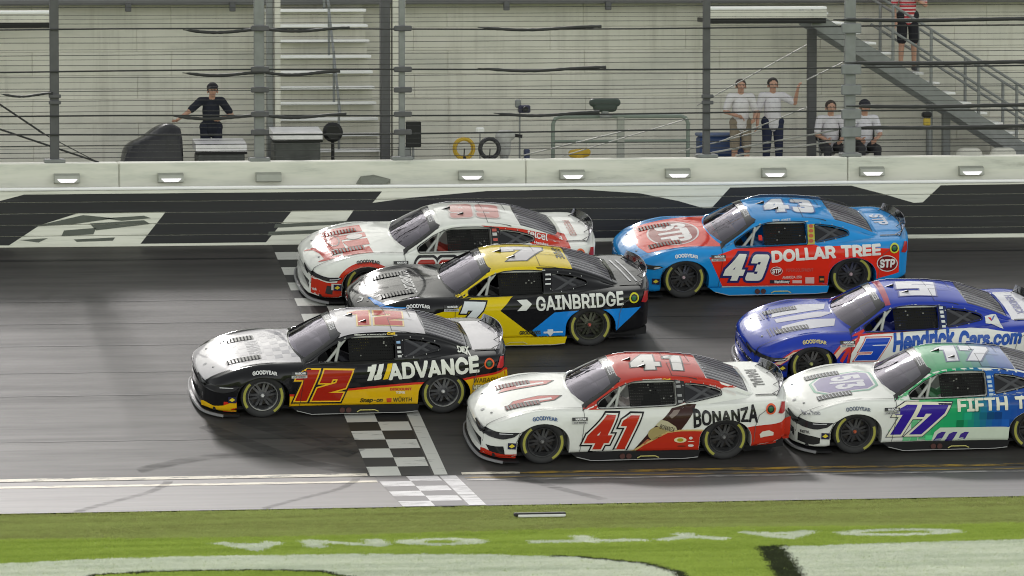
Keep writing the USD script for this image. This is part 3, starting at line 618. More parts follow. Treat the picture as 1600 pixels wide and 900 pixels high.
def rim_mesh():
    ms = [rev([(.236, .1), (.236, -.118), (.229, -.136), (.221, -.134), (.214, -.11), (.205, -.03), (.205, .1), (.236, .1)], 56), rev([(.0, .06), (.20, .06), (.205, .02), (.0, .02), (.0, .06)], 40)]
    for k in range(6):
        for dl in (-.14, .14):
            a = k * math.pi / 3 + .2; c0, c1 = a + dl * .4, a + dl * 1.15
            p, q_ = np.array([.052 * math.cos(c0 + dl * 2), -.075, .052 * math.sin(c0 + dl * 2)]), np.array([.212 * math.cos(c1), -.045, .212 * math.sin(c1)])
            u = (q_ - p) / np.linalg.norm(q_ - p); s_ = np.cross(u, [0, 1, 0]); pts = []
            for e, wd in ((p, .021), (q_, .016)):
                for sg in (-1, 1):
                    for dp in (0, .035): pts.append(e + s_ * sg * wd * (1 if dp == 0 else 1.3) + np.array([0, dp, 0]))
            ms.append(trimesh.convex.convex_hull(np.array(pts)))
    ms.append(rev([(0, -.088), (.045, -.088), (.062, -.07), (.07, -.03), (0, -.03)], 28))
    return cat(*ms)
RIM_A = meshkit.arrays(rim_mesh(), 30)
NUT_A = meshkit.arrays(rev([(0, -.118), (.018, -.118), (.022, -.112), (.03, -.092), (.034, -.08), (0, -.08)], 6), 20)
def goo(a0, a1):
    ms = []; t = np.linspace(math.radians(a0), math.radians(a1), 22)
    def yy(r): return np.interp(r, [.262, .30, .328], [-.148, -.155, -.146]) - .0022
    rs = np.linspace(.272, .312, 4); v = []; f = []
    for a in t: v += [(r * math.cos(a), yy(r), r * math.sin(a)) for r in rs]
    for i in range(len(t) - 1):
        for k in range(3): f += [(i*4+k, i*4+k+1, i*4+5+k, i*4+4+k)]
    return np.array(v), np.array(f)
def build_running_gear(c, rim, hubc, lip):
    g = c.g; lipm = plain(f'rim_{key_of(rim)}', rim, .25, .75, var=.2, scale=20); nutm = plain(f'nut_{key_of(hubc)}', hubc, .3, .3)
    rs = np.random.default_rng(int(c.O[0] * 100) % 997)
    for xc in (0, WB):
        for sd_ in (-1, 1):
            w = thing('wheel', None, None, (xc, sd_ * .795, .347), parent=g)
            if sd_ > 0: UsdGeom.Xformable(w).AddRotateZOp().Set(180.0)
            raw('tyre', *TYRE_A, M_tyre, w); raw('rim', *RIM_A, lipm, w); raw('wheel_nut', *NUT_A, nutm, w)
            if lip and sd_ < 0: obj('rim_lip', rev([(.2365, -.118), (.2300, -.1385), (.2200, -.1365), (.2140, -.112)], 56), plain('bright_lip', (.62, .62, .62), .22, .9), w, smooth=30)
            if sd_ < 0:
                a0 = rs.uniform(120, 165) if xc == 0 else rs.uniform(140, 175)
                obj('tyre_lettering', goo(a0, a0 + 82), M_ygoo, w, smooth=True); obj('tyre_lettering', goo(a0 + 172, a0 + 254), M_ygoo, w, smooth=True)
            obj('brake_disc', rev([(.06, .03), (.18, .03), (.18, .01), (.06, .01), (.06, .03)], 28), plain('disc', (.10, .09, .085), .4, .6), w)
    for xc in (0, WB): obj('wheel_well_lining', bx(xc, 0, .40, .84, 1.18, .44), M_in, g)
    # splitter, side skirts, floor
    pl = [(-.985 + .085 * min(1, abs(y) / .7) ** 2.4 + (max(0, abs(y) - .62) / .36) ** 2 * .30, y) for y in np.linspace(-.975, .975, 41)]
    sp = Polygon(pl + [(-.36, .985), (-.36, -.985)])
    obj('splitter', prism(sp, 'z', .050, .078), M_dark, g)
    edge = LineString(pl).buffer(.012, cap_style=2)
    obj('splitter_edge', prism(edge, 'z', .046, .083), plain('splitter_edge_grey', (.22, .22, .23), .3) , g)
    for y in (-1, 1):
        sk_ = Polygon([(.42, .185), (2.42, .180), (2.395, .075), (2.2, .05), (.75, .05), (.50, .12)])
        o = obj('side_skirt', prism(sk_, 'y', y * .945 - .02, y * .945 + .02), c.skirt if hasattr(c, 'skirt') else M_dark, g)
        obj('skirt_edge', ptube([(.52, y * .963, .115), (.75, y * .963, .052), (2.2, y * .963, .052), (2.39, y * .963, .07)], .006, 6), plain('skirt_edge_grey', (.4, .4, .4), .4), g)
    ex = cat(*[tube((x, -.95, .115), (x, -.985, .115), .042, 14) for x in (1.22, 1.32)])
    obj('exhaust_outlet', ex, plain('exhaust', (.10, .045, .04), .5, .5), g)
    obj('jack_bracket', ptube([(1.45, -.985, .085), (1.5, -.99, .115), (1.72, -.99, .115), (1.78, -.985, .085)], .008, 6), plain('jack_yellow', (.55, .5, .15), .4), g)
    obj('floor_pan', bx(1.4, 0, .145, 4.3, 1.72, .05), M_dark, g)
    obj('diffuser', prism(Polygon([(3.12, .10), (3.72, .17), (3.72, .29), (3.12, .2)]), 'y', -.86, .86), M_dark, g)
    # grille meshes, intake
    gr = cat(*([bx(-.875, y, .268, .012, .012, .13) for y in np.linspace(-.58, .58, 30)] + [bx(-.875, 0, z, .012, 1.2, .010) for z in (.23, .268, .305)]))
    obj('lower_grille', gr, M_dark, g)
    obj('intake_floor', bx(-.862, 0, .27, .006, 1.24, .15), M_in, g)
    obj('upper_grille', cat(*([bx(-.905, 0, z, .012, 1.12, .008) for z in (.438, .455, .472)] + [bx(-.9, y, .455, .01, .01, .055) for y in np.linspace(-.5, .5, 14)])), M_dark, g)
    # glass
    g1 = drape(WS.buffer(-.001), roof_pt, -.010, .06); raw('windscreen', *g1, M_glass, g)
    obj('windscreen_brace', cat(*[ptube([roof_pt(x, y) - [0, 0, .03] for x in np.linspace(.60, 1.16, 8)], .012, 6) for y in (-.22, .22)]), M_in, g)
    r2 = drape(RW.buffer(-.001), roof_pt, -.008, .06); rw = raw('rear_window', *r2, M_rg, g)
    for y in np.linspace(-.44, .44, 9):
        pts = np.array([roof_pt(x, y * (1 + .16 * (x - 2.55) / .65)) + [0, 0, .001] for x in np.linspace(2.575, 3.18, 9)])
        obj('rib', ptube(pts, .0055, 6), M_rib, rw, smooth=40)
    q2 = drape(QW.buffer(-.001), side_pt, -.012, .06); raw('quarter_window', *q2, M_qg, g)
    # cabin: dash, seat, cage bars, window net
    obj('dashboard', bx(.86, 0, .74, .42, 1.4, .12, .03), M_in, g)
    obj('seat', cat(bx(1.78, -.36, .62, .14, .5, .62, .05), bx(1.55, -.36, .42, .5, .5, .12, .04), bx(1.7, -.60, .80, .26, .06, .34, .02), bx(1.7, -.12, .80, .26, .06, .34, .02)), M_in, g)
    for p, q_ in (((.92, -.74, .70), (1.30, -.58, 1.14)), ((1.12, -.72, .70), (1.20, -.62, 1.10)), ((2.12, -.62, .6), (2.08, -.54, 1.15)), ((2.12, .62, .6), (2.08, .54, 1.15)), ((2.2, -.56, 1.10), (2.75, -.62, .82)), ((2.2, -.70, .82), (2.65, -.54, 1.06)),
                  ((1.3, -.56, 1.15), (2.1, -.54, 1.15)), ((1.3, .56, 1.15), (2.1, .54, 1.15)), ((1.28, -.56, 1.14), (1.28, .56, 1.14)), ((2.1, -.54, 1.15), (2.1, .54, 1.15)), ((.85, .74, .7), (1.28, .56, 1.14)), ((2.1, .54, 1.13), (2.85, .3, .8)), ((2.1, -.2, 1.13), (2.9, -.45, .8))):
        obj('cage_bar', tube(p, q_, .024, 10), M_bar, g, smooth=40)
    nt = []; NP = Polygon([(1.33, .865), (1.33, 1.135), (1.5, 1.165), (1.85, 1.17), (2.03, 1.158), (2.02, .875)])
    for x in np.arange(1.335, 2.04, .036): nt.append(LineString([(x, .8), (x, 1.25)]).buffer(.0125, cap_style=2))
    for z in np.arange(.88, 1.18, .034): nt.append(LineString([(1.2, z), (2.1, z)]).buffer(.0125, cap_style=2))
    r3 = drape(unary_union(nt).intersection(NP), side_pt, -.035, .08); raw('window_net', *r3, M_net, g)
    obj('steering_wheel', trimesh.creation.torus(.16, .016, major_sections=28, minor_sections=8).apply_transform(trimesh.transformations.translation_matrix((1.18, -.36, .80)) @ trimesh.transformations.rotation_matrix(math.radians(70), (0, 1, 0))), M_in, g)
    # spoiler, roof fins, hood pins, aerials
    ys = np.linspace(-.68, .68, 33); bow = lambda y: 3.77 - .15 * (abs(y) / .68) ** 2.3
    v = []; f = []
    for y in ys:
        x = bow(y); z0 = float(hood_pt(min(x, 3.78), y)[2]) - .004
        hh = .115 + .025 * (1 - (abs(y) / .68) ** 2)
        v += [(x - .002, y, z0), (x + .045, y, z0 + hh), (x + .053, y, z0 + hh), (x + .006, y, z0)]
    for i in range(len(ys) - 1):
        for k in range(4): f.append((i*4+k, i*4+(k+1) % 4, i*4+4+(k+1) % 4, i*4+4+k))
    f += [(0, 1, 2, 3), (4*len(ys)-1, 4*len(ys)-2, 4*len(ys)-3, 4*len(ys)-4)]
    so = obj('spoiler', (np.array(v), np.array(f)), M_spoil, g)
    obj('spoiler_base', ptube([(bow(y) - .004, y, float(hood_pt(min(bow(y), 3.78), y)[2]) + .006) for y in ys], .006, 6), M_dark, g)
    for y in (-.6, -.25, .25, .6): obj('spoiler_brace', tube((bow(y) - .09, y, float(hood_pt(bow(y) - .09, y)[2])), (bow(y) + .02, y, float(hood_pt(3.7, y)[2]) + .07), .006, 6), M_dark, g)
    fin = []; xs2 = np.linspace(1.30, 3.05, 36); v = []; f = []
    for x in xs2:
        y = kye(x) - .03; z = float(roof_pt(x, y)[2]); hh = getattr(c, 'fin', .018) * min(1, (x - 1.28) / .25, (3.09 - x) / .15); v += [(x, y - .003, z - .005), (x, y + .003, z - .005), (x, y + .003, z + hh), (x, y - .003, z + hh)]
    for i in range(len(xs2) - 1):
        for k in range(4): f.append((i*4+k, i*4+4+k, i*4+4+(k+1) % 4, i*4+(k+1) % 4))
    obj('roof_fin', (np.array(v), np.array(f)), M_spoil, g)
    for x, y in ((1.45, .10), (1.62, -.20)):
        z = float(roof_pt(x, y)[2]); obj('aerial', prism(Polygon([(x - .09, z - .003), (x + .05, z - .003), (x + .05, z + .04), (x + .03, z + .04)]), 'y', y - .010, y + .010), M_dark, g)
    for ln in ([(2.4, -.06), (2.02, -.06), (2.02, -.5), (2.4, -.53)], [(2.02, .06), (2.02, .5), (2.40, .53), (2.40, .06)]): c.top('roof_flap_seam', LineString(ln).buffer(.004), (.03, .03, .03), 6, roof_pt)
    for y in (-.40, .40):
        z = float(hood_pt(-.70, y)[2]); obj('hood_pin', rev([(0, .012), (.012, .012), (.022, .003), (.022, -.006), (0, -.006)], 16).apply_transform(trimesh.transformations.translation_matrix((-.70, y, z)) @ trimesh.transformations.rotation_matrix(math.pi / 2, (1, 0, 0))), plain('pin', (.3, .3, .3), .3, .8), g)
    # hood louvres: two rows of slats over dark ducts
    for y in (-.43, .43):
        d = rect(-.50, y - .075, .02, y + .075); du = c.top('hood_duct', d.buffer(.004), (.012, .012, .013), 7, hood_pt)
        for k in range(10):
            x = -.475 + k * .052; z = float(hood_pt(x, y)[2]); sl = bx(0, 0, 0, .036, .142, .006); sl.apply_transform(trimesh.transformations.rotation_matrix(math.radians(14), (0, 1, 0))); sl.apply_translation((x, y, z + .010)); obj('louvre_slat', sl, c.slat if hasattr(c, 'slat') else M_dark, du)
    # panel seams: hood, door, bumper, deck lid
    seam = (.02, .02, .02)
    for s in (-1, 1): c.top('hood_seam', LineString([(-.86, s * .66), (-.5, s * .70), (0, s * .735), (.60, s * .765)]).buffer(.0045), seam, 7, hood_pt)
    c.side('bumper_seam', LineString([(-.40, .20), (-.41, .38), (-.36, .52), (-.30, .56)]).buffer(.004), seam, 7)
    c.side('bumper_seam', LineString([(3.23, .3), (3.25, .55), (3.3, .72), (3.42, .80)]).buffer(.004), (.10, .10, .10), 7)
    c.side('door_seam', LineString([(.62, .8), (.60, .5), (.56, .2)]).buffer(.0035), seam, 7)
    c.top('deck_slot', rect(3.30, -.66, 3.62, -.62), seam, 7, hood_pt)
    rb = np.random.default_rng(int(abs(c.O[0]) * 1000) % 9973)
    for x, z in ((2.17, 1.09), (2.30, 1.125), (2.50, 1.095), (2.68, 1.055), (2.72, .965), (2.52, .925), (2.32, .895), (2.15, .93)): c.side('window_bolt', Point(x, z).buffer(.0075, 6), (.45, .45, .44), 9)
    for k in range(4):
        x, z = rb.uniform(1.4, 1.98), rb.uniform(.92, 1.11); p = side_pt(np.array([x]), np.array([z]))[0]; obj('net_tag', bx(p[0], p[1] + .030, p[2], .022, .004, .018), plain('net_tag_grey', (.25, .25, .23), .5), g)
    for w_ in (DW, QW): c.side('window_trim', w_.buffer(.013).difference(w_.buffer(.0005)), (.010, .010, .011), 7, cut=False)
    # driver's window trim, badges common to every car
    c.side('windscreen_trim', Polygon([(.60, .80), (.66, .82), (1.24, 1.185), (1.20, 1.19), (.62, .835)]), (.02, .02, .02), 2)
    c.top('sun_strip', WS.buffer(-.012).intersection(rect(1.075, -1, 1.3, 1)), (.016, .016, .02), 3, roof_pt)
    c.top('sun_strip_lettering', put_hood(text_poly('STOCK CAR', .02) if False else text_poly('CUP SERIES', .02), 1.105, 0, .62, .07), (.5, .5, .52), 4, roof_pt)
    c.side('fuel_ring', ring(3.48, .80, .078, .022), c.ring if hasattr(c, 'ring') else (.75, .13, .03), 8)
    c.side('fuel_port', Point(3.48, .80).buffer(.055, 20), (.012, .014, .012), 8); c.side('fuel_valve', Point(3.478, .802).buffer(.033, 20), (.02, .12, .05), 9)
    c.side('tail_light', Polygon([(3.60, .73), (3.68, .70), (3.72, .72), (3.72, .86), (3.66, .88)]), c.tail if hasattr(c, 'tail') else (.35, .02, .02), 8)
    c.side('series_badge', rect(.425, .69, .665, .735), (.02, .02, .02), 8); c.side('series_badge', rect(.425, .645, .665, .683), (.5, .5, .5), 8)
    c.side('badge_lettering', put(text_poly('NASCAR', .03), (.48, .70), (.64, .70), .025), (.8, .8, .8), 9); c.side('badge_lettering', put(text_poly('CUP SERIES', .02), (.45, .655), (.64, .655), .02), (.05, .05, .05), 9)
    gl = c.goody if hasattr(c, 'goody') else (.75, .75, .74)
    c.side('tyre_brand_lettering', put(bend(text_poly('GOODYEAR', .03), .55), (-.17, .715), (.20, .715), .040), gl, 8)
    c.side('fuel_badge', rect(-.535, .265, -.415, .365), (.02, .02, .05), 8); c.side('fuel_badge_mark', Polygon([(-.52, .31), (-.475, .35), (-.43, .32), (-.475, .285)]), (.75, .6, .05), 9)

def Zf(x0, y0, k=4.738): return lambda u, v: (x0 + u / k, y0 + v / k)
HOOD = Polygon([(-.935, 0), (-.925, -.3), (-.895, -.5), (-.855, -.63), (-.8, -.66), (-.5, -.695), (0, -.73), (.60, -.76), (.60, .76), (0, .73), (-.5, .695), (-.8, .66), (-.855, .63), (-.895, .5), (-.925, .3)])
ROOFX = np.linspace(1.20, 2.54, 24)
def roof_zone(x0=1.19, x1=2.545, over=.0): 
    xs = np.linspace(x0, x1, 24); return Polygon([(x, -(kye(x) - .012 + over)) for x in xs] + [(x, kye(x) - .012 + over) for x in xs[::-1]]).difference(WS.buffer(.004)).difference(RW.buffer(.003))
DECK = Polygon([(3.26, -.60), (3.25, 0), (3.26, .60), (3.30, .66), (3.60, .64), (3.70, .60), (3.77, .3), (3.78, 0), (3.77, -.3), (3.70, -.60), (3.60, -.64), (3.30, -.66)])
GXS = np.linspace(.62, 3.30, 60)
GREENSIDE = Polygon([(x, float(kzE(x)) + .003) for x in GXS] + [(x, float(max(kze(x) - .004, .80))) for x in GXS[::-1]]).buffer(0)
def headlight(c, pts, glass=(.02, .02, .025), glow=None):
    g = Polygon(pts); c.side('headlight', g, glass, 8)
    if glow: c.side('lamp_strip', Polygon(glow), (.6, .6, .62), 9)
def roofnum(c, s, fill, line, outer=None, x0=1.45, x1=2.30, **kw):
    g = digits(s, italic=.12, **kw); g = aff.affine_transform(g, [(x1 - x0) / g.bounds[2], 0, 0, .64, x0, -.33])
    if outer: c.top('roof_number_outline', g.buffer(.05, join_style=2), outer, 3, roof_pt)
    c.top('roof_number_outline', g.buffer(.025, join_style=2), line, 4, roof_pt); c.top('roof_number', g, fill, 5, roof_pt)
# ------------------------------------------------------------------ the seven cars and their paint schemes
WHITE, BLACKC, RED = (.76, .77, .73), (.0045, .0045, .0055), (.50, .035, .015)
SILVER = (.56, .54, .56)
def mustang_face(c, lamp=(.02, .02, .022)):
    headlight(c, [(-.92, .545), (-.80, .520), (-.62, .515), (-.36, .530), (-.45, .455), (-.60, .415), (-.80, .415), (-.92, .44)], lamp, [(-.66, .498), (-.46, .508), (-.47, .497), (-.66, .486)])
def camaro_face(c):
    headlight(c, [(-.93, .535), (-.80, .50), (-.62, .475), (-.40, .49), (-.44, .44), (-.60, .41), (-.80, .43), (-.93, .47)], (.02, .02, .025), [(-.60, .432), (-.46, .452), (-.42, .476), (-.44, .476), (-.49, .458), (-.60, .445)])
GROUP = 'stock cars racing in a pack past the finish line'
# --- number 12
c = C12 = Car('stock_car', 'black and yellow stock car number 12 with silver hood, leading the near lane', (411.4, 620.3), GROUP, paint(BLACKC), rim=(.16, .16, .17), hubc=(.8, .8, .8), lip=True, ring=(.75, .10, .02), tail=(.5, .03, .03))
A, B = Zf(290, 470), Zf(540, 470); YEL, DRED = (.70, .42, .006), (.30, .014, .006)
mustang_face(c)
mid = c.sp(B, (-175, 668), (15, 650), (200, 632), (420, 612), (590, 600)); mid = [(.38, c.s(*A(775, 690))[1]), c.s(*A(820, 695))] + mid[1:]
low = [(2.5, .165), (.38, .165)]; rear = c.sp(B, (855, 578), (1000, 548), (1130, 520), (1195, 492))
c.side('red_stripe', Polygon(mid + low).buffer(0), (.55, .03, .015), 1)
c.side('yellow_panel', Polygon([(x, z - .035) for x, z in mid] + low).buffer(0), YEL, 2)
c.side('red_stripe', Polygon(rear + [(3.84, .2), (3.0, .2)]), (.55, .03, .015), 1); c.side('yellow_panel', Polygon([(x, z - .035) for x, z in rear] + [(3.84, .2), (3.0, .2)]), YEL, 2)
c.side('red_stripe', Polygon([(-.60, .275), (-.38, .285), (-.38, .10), (-.60, .1)]), (.55, .03, .015), 1)
c.side('yellow_panel', Polygon([(-.92, .215), (-.74, .185), (-.60, .215), (-.50, .262), (-.37, .268), (-.37, .105), (-.9, .115)]), YEL, 2)
c.top('hood_panel', HOOD, SILVER, 1, hood_pt); c.top('roof_panel', roof_zone(), SILVER, 1, roof_pt); c.top('deck_panel', DECK, SILVER, 1, hood_pt)
for i in range(9):
    for j in range(8):
        x, y = -.52 + i * .125, -.56 + j * .14
        if (i + j) % 2 == 0 and (i * 7 + j * 3) % 4 != 1: c.top('hood_checker', rect(x, y, x + .12, y + .135), (.36, .35, .38) if i > 5 else (.48, .46, .49), 2, hood_pt)
c.top('hood_lettering', put_hood(text_poly('ADVANCE', .04), -.12, 0, .62, .17), (.34, .33, .36), 3, hood_pt)
c.top('hood_badge', Point(-.80, -.18).buffer(.03), (.3, .3, .32), 4, hood_pt)
roofnum(c, '12', (.40, .05, .045), (.72, .55, .25))
c.number('12', A, (805, 740), (1225, 738), (805, 512), (.34, .016, .006), (.85, .50, .02), (.012, .011, .011), .045, .095, italic=.27)
lt = (.78, .79, .72)
c.text('ADVANCE', B, (318, 580), (990, 522), (318, 478), lt, weight=.035, italic=.0)
for k, (u0, cc) in enumerate(((158, lt), (212, lt), (275, (.75, .5, .01)))):
    c.side('logo_bar', c.poly(B, (u0, 592 - k * 5), (u0 + 38, 588 - k * 5), (u0 + 72, 472 - k * 4), (u0 + 36, 476 - k * 4)), cc, 5)
c.side('logo_bar', c.poly(B, (165, 490), (225, 486), (218, 520), (160, 526)), lt, 5); c.side('logo_bar', c.poly(B, (215, 550), (270, 546), (262, 578), (208, 584)), lt, 5)
c.text('WABASH', B, (945, 605), (1122, 592), (945, 573), (.1, .07, .01), weight=.0); c.text('MENARDS', B, (940, 655), (1125, 640), (940, 625), (.8, .75, .5), outline=(.02, .02, .02), weight=.03)
c.text('DISCOUNT', B, (328, 662), (490, 660), (328, 645), (.5, .05, .03), weight=.05); c.text('TIRE', B, (370, 684), (440, 683), (370, 670), (.75, .72, .6), weight=.05)
c.text('Snap-on', B, (105, 748), (275, 745), (105, 722), (.05, .04, .01), italic=.2, weight=.04); c.text('WÜRTH', B, (350, 745), (490, 742), (350, 718), (.10, .07, .01), weight=.02)
c.side('logo_mark', c.poly(B, (302, 720), (340, 718), (338, 748), (305, 749)), (.5, .06, .02), 5)
c.text('DEX', B, (818, 356), (900, 352), (818, 334), lt, weight=.06)
c.text('MICHELE BROADLEY', B, (66, 257), (302, 252), (66, 238), lt, weight=.04, name='name_lettering'); c.text('Cat', B, (306, 252), (368, 250), (306, 236), (.75, .5, .02), weight=.06)
for k, z in enumerate((.90, .95, 1.0, 1.06)): c.side('pillar_sticker', rect(2.075, z, 2.135, z + .028), (.55, .56, .55) if k != 3 else (.25, .4, .6), 5)
# --- number 41
c = C41 = Car('stock_car', 'white stock car number 41 with a red roof and a bottle on its door', (848.8, 692.4), GROUP, paint(WHITE), hubc=(.25, .25, .25), ring=(.75, .10, .03), goody=(.05, .10, .22), slat=paint((.20, .03, .03)))
A, B = Zf(730, 540), Zf(980, 540); R41 = (.46, .028, .012)
mustang_face(c)
gs = GREENSIDE.difference(c.poly(B, (950, 352), (815, 384), (435, 470), (500, 600), (1200, 600), (1200, 340)).buffer(.0))
c.side('red_greenhouse', GREENSIDE.intersection(Polygon([(.55, .80), (.74, .812), (1.4, .842), (2.05, .866), (2.2, .91), (2.62, .985), (2.82, 1.03), (3.25, 1.00), (3.25, 1.4), (.55, 1.4)])), R41, 1)
c.top('roof_panel', roof_zone(), (.42, .045, .035), 1, roof_pt)
c.side('cream_line', c.poly(B, (-240, 792), (-60, 782), (40, 772), (120, 725), (200, 684), (300, 634), (395, 622), (600, 620), (600, 640), (400, 640), (300, 655), (190, 715), (45, 790), (-240, 800)), (.62, .42, .16), 3)
c.side('red_panel', Polygon(c.sp(B, (-210, 806), (-60, 796), (45, 778), (120, 738), (200, 698), (300, 645), (400, 633), (600, 632)) + [(2.5, .16), (.40, .16)]).buffer(0), R41, 3.6)
c.side('red_panel', Polygon(c.sp(B, (880, 606), (1000, 588), (1145, 560)) + [(3.84, .62), (3.84, .24), (3.0, .2)]), R41, 2)
c.side('red_panel', Polygon([(-.90, .20), (-.72, .185), (-.55, .175), (-.37, .185), (-.37, .10), (-.9, .10)]), R41, 2)
c.side('bottle', c.poly(B, (48, 768), (180, 620), (330, 462), (440, 432), (512, 432), (448, 560), (398, 626), (290, 640), (150, 710)), (.030, .012, .010), 2)
c.side('bottle_glint', c.poly(B, (310, 520), (345, 478), (392, 475), (370, 510), (330, 540)), (.22, .17, .15), 3)
c.side('bottle_label', c.poly(B, (210, 590), (250, 548), (300, 560), (360, 600), (372, 628), (310, 638), (260, 610)), (.50, .46, .30), 3)
c.side('bottle_label', Polygon(c.sp(B, *[(235 + 82 * math.cos(a) , 655 + 55 * math.sin(a)) for a in np.linspace(0, 6.28, 24)])).buffer(0), (.36, .29, .12), 3)
c.text('BONANZA', B, (238, 612), (345, 640), (255, 585), (.04, .03, .02), lv=4, weight=.0)
c.side('bottle_cap', c.poly(B, (100, 735), (150, 690), (175, 700), (135, 740)), (.40, .12, .06), 3)
a_, b_, t_ = c.sp(B, (492, 590), (968, 548), (492, 480)); g = text_poly('BONANZA', .025); g = shapely.segmentize(g, .1); w_ = g.bounds[2]
g = shapely.transform(g, lambda q: np.c_[q[:, 0], np.where(q[:, 1] > .35, .06, -.02) + q[:, 1] * (.82 + .28 * (2 * q[:, 0] / w_ - 1) ** 2) - .24 * (2 * q[:, 0] / w_ - 1) ** 2 * (1 - q[:, 1]) + .10 * (1 - q[:, 1])])
c.side('sponsor_lettering', put(g, a_, b_, (t_[1] - a_[1]) * .92), (.012, .012, .012), 5)
c.side('front_intake', c.poly(A, (138, 728), (268, 745), (278, 806), (165, 778)), (.012, .012, .012), 3)
c.number('41', A, (858, 768), (1262, 764), (858, 515), R41, (.74, .72, .66), (.012, .011, .011), .045, .09, italic=.42)
c.text('FORD', B, (290, 832), (432, 828), (300, 797), (.75, .75, .73), italic=.2, weight=.06, lv=9)
for (u, v, w, h, col) in ((392, 697, 92, 40, (.72, .66, .40)), (470, 683, 28, 20, (.7, .68, .62)), (402, 742, 64, 10, (.10, .02, .01)), (470, 738, 44, 18, (.72, .7, .66)), (472, 708, 50, 7, (.7, .55, .5))):
    c.side('small_sticker', Polygon(c.sp(B, *[(u + w / 2 * math.cos(a), v + h / 2 * math.sin(a)) for a in np.linspace(0, 6.28, 20)])).buffer(0), col, 6)
c.side('small_sticker', Polygon(c.sp(B, *[(392 + 24 * math.cos(a), 697 + 13 * math.sin(a)) for a in np.linspace(0, 6.28, 16)])).buffer(0), (.35, .30, .02), 7)
c.side('rear_sticker', c.poly(B, (980, 655), (1000, 635), (1050, 625), (1082, 640), (1080, 662), (1020, 672), (985, 680)), (.70, .66, .58), 5)
for k, y in enumerate((-.33, .33)):
    c.top('hood_graphic', Polygon([(-.52, y - .13), (.25, y - .10), (.40, y + .05), (.05, y + .16), (-.35, y + .10)]), (.03, .02, .02), 3, hood_pt)
    c.top('hood_graphic', Polygon([(-.49, y - .115), (.24, y - .085), (.36, y + .045), (.05, y + .14), (-.34, y + .085)]), (.42, .06, .05), 4, hood_pt); c.top('hood_graphic', rect(-.2, y - .05, .22, y + .02), (.70, .69, .68), 5, hood_pt)
c.top('hood_badge', Point(-.80, -.18).buffer(.03), (.3, .3, .32), 4, hood_pt)
roofnum(c, '41', (.62, .60, .58), (.05, .04, .04)); c.top('deck_lettering', aff.affine_transform(text_poly('RAHAL', .0), [0, .17, -.17, 0, 3.36, .42]), (.05, .05, .05), 4, hood_pt)
c.text('RON HOPE', B, (115, 268), (255, 260), (115, 252), (.75, .72, .7), weight=.03, name='name_lettering'); c.text('Cat', B, (262, 262), (322, 258), (262, 246), (.75, .5, .02), weight=.06)
c.side('pillar_panel', Polygon([(2.04, .862), (2.045, 1.17), (2.20, 1.14), (2.17, .905)]), (.016, .016, .016), 2)
for z in (.90, .97, 1.07, 1.12): c.side('pillar_sticker', rect(2.065, z, 2.135, z + .03), (.28, .28, .28), 5)
c.text('RUSH TRUCK CENTERS', B, (608, 302), (792, 352), (612, 290), (.72, .66, .62), weight=.0)
# --- number 43
c = C43 = Car('stock_car', 'sky blue and red stock car number 43 beside the barrier', (1069.7, 435.6), GROUP, paint((.012, .24, .60)), fin=.05, hubc=(.6, .45, .48), ring=(.60, .62, .05), slat=paint((.35, .04, .03)), skirt=paint((.012, .24, .60)))
A, B = Zf(940, 290), Zf(1180, 290); R43 = (.70, .028, .012)
headlight(c, [(-.74, .60), (-.60, .575), (-.42, .575), (-.36, .555), (-.50, .510), (-.66, .515), (-.60, .54)], (.02, .02, .02), [(-.50, .545), (-.40, .562), (-.44, .535), (-.52, .528)])
c.side('red_panel', Polygon(c.sp(A, (755, 466), (1000, 466)) + c.sp(B, (60, 456), (438, 436), (478, 452), (700, 432), (1020, 404), (1062, 640), (888, 692)) + [(3.2, .2), (2.3, .2)] + c.sp(B, (548, 738), (0, 742)) + c.sp(A, (892, 742))).buffer(0), R43, 1)
c.side('cream_line', Polygon(c.sp(A, (890, 750), (820, 757)) + c.sp(B, (0, 748), (550, 743), (550, 737), (0, 741)) + c.sp(A, (890, 743))).buffer(0), (.65, .55, .45), 3)
c.number('43', A, (893, 702), (1226, 704), (893, 505), (.74, .74, .68), None, (.02, .02, .10), .045, .09, join=1, italic=.3)
c.text('DOLLAR', B, (122, 566), (598, 530), (122, 492), (.76, .74, .70), weight=.045); c.text('TREE', B, (638, 526), (930, 508), (638, 450), (.76, .74, .70), weight=.045)
def oval(u, v, ru, rv, z=B): return Polygon(c.sp(z, *[(u + ru * math.cos(a), v + rv * math.sin(a)) for a in np.linspace(0, 2 * math.pi, 40, endpoint=False)])).buffer(0)
for (u, v, ru, rv) in ((976, 575, 77, 60), (157, 632, 44, 32)):
    c.side('oval_badge', oval(u, v, ru, rv), (.75, .73, .70), 5); c.side('oval_badge', oval(u, v, ru * .92, rv * .90), (.16, .012, .012), 6)
    c.text('STP', B, (u - ru * .74, v + rv * .48), (u + ru * .74, v + rv * .38), (u - ru * .74, v - rv * .42), (.78, .77, .74), lv=7, weight=.05)
c.text('PIPER EQUIPMENT', B, (228, 638), (428, 634), (228, 615), (.55, .10, .08), weight=.0); c.text('AMERICA 250', B, (200, 688), (342, 684), (200, 670), (.75, .55, .5), weight=.0)
c.side('small_sticker', c.poly(B, (108, 698), (256, 696), (256, 722), (108, 724)), (.02, .02, .03), 5); c.text('WarkMoney', B, (140, 720), (252, 718), (140, 702), (.7, .7, .68), lv=6, weight=.03)
for (u, v, w, h) in ((310, 710, 70, 22), (403, 700, 66, 46), (492, 692, 40, 50)): c.side('small_sticker', c.poly(B, (u - w / 2, v + h / 2), (u + w / 2, v + h / 2), (u + w / 2, v - h / 2), (u - w / 2, v - h / 2)), (.70, .45, .42) if w != 40 else (.03, .02, .02), 5)
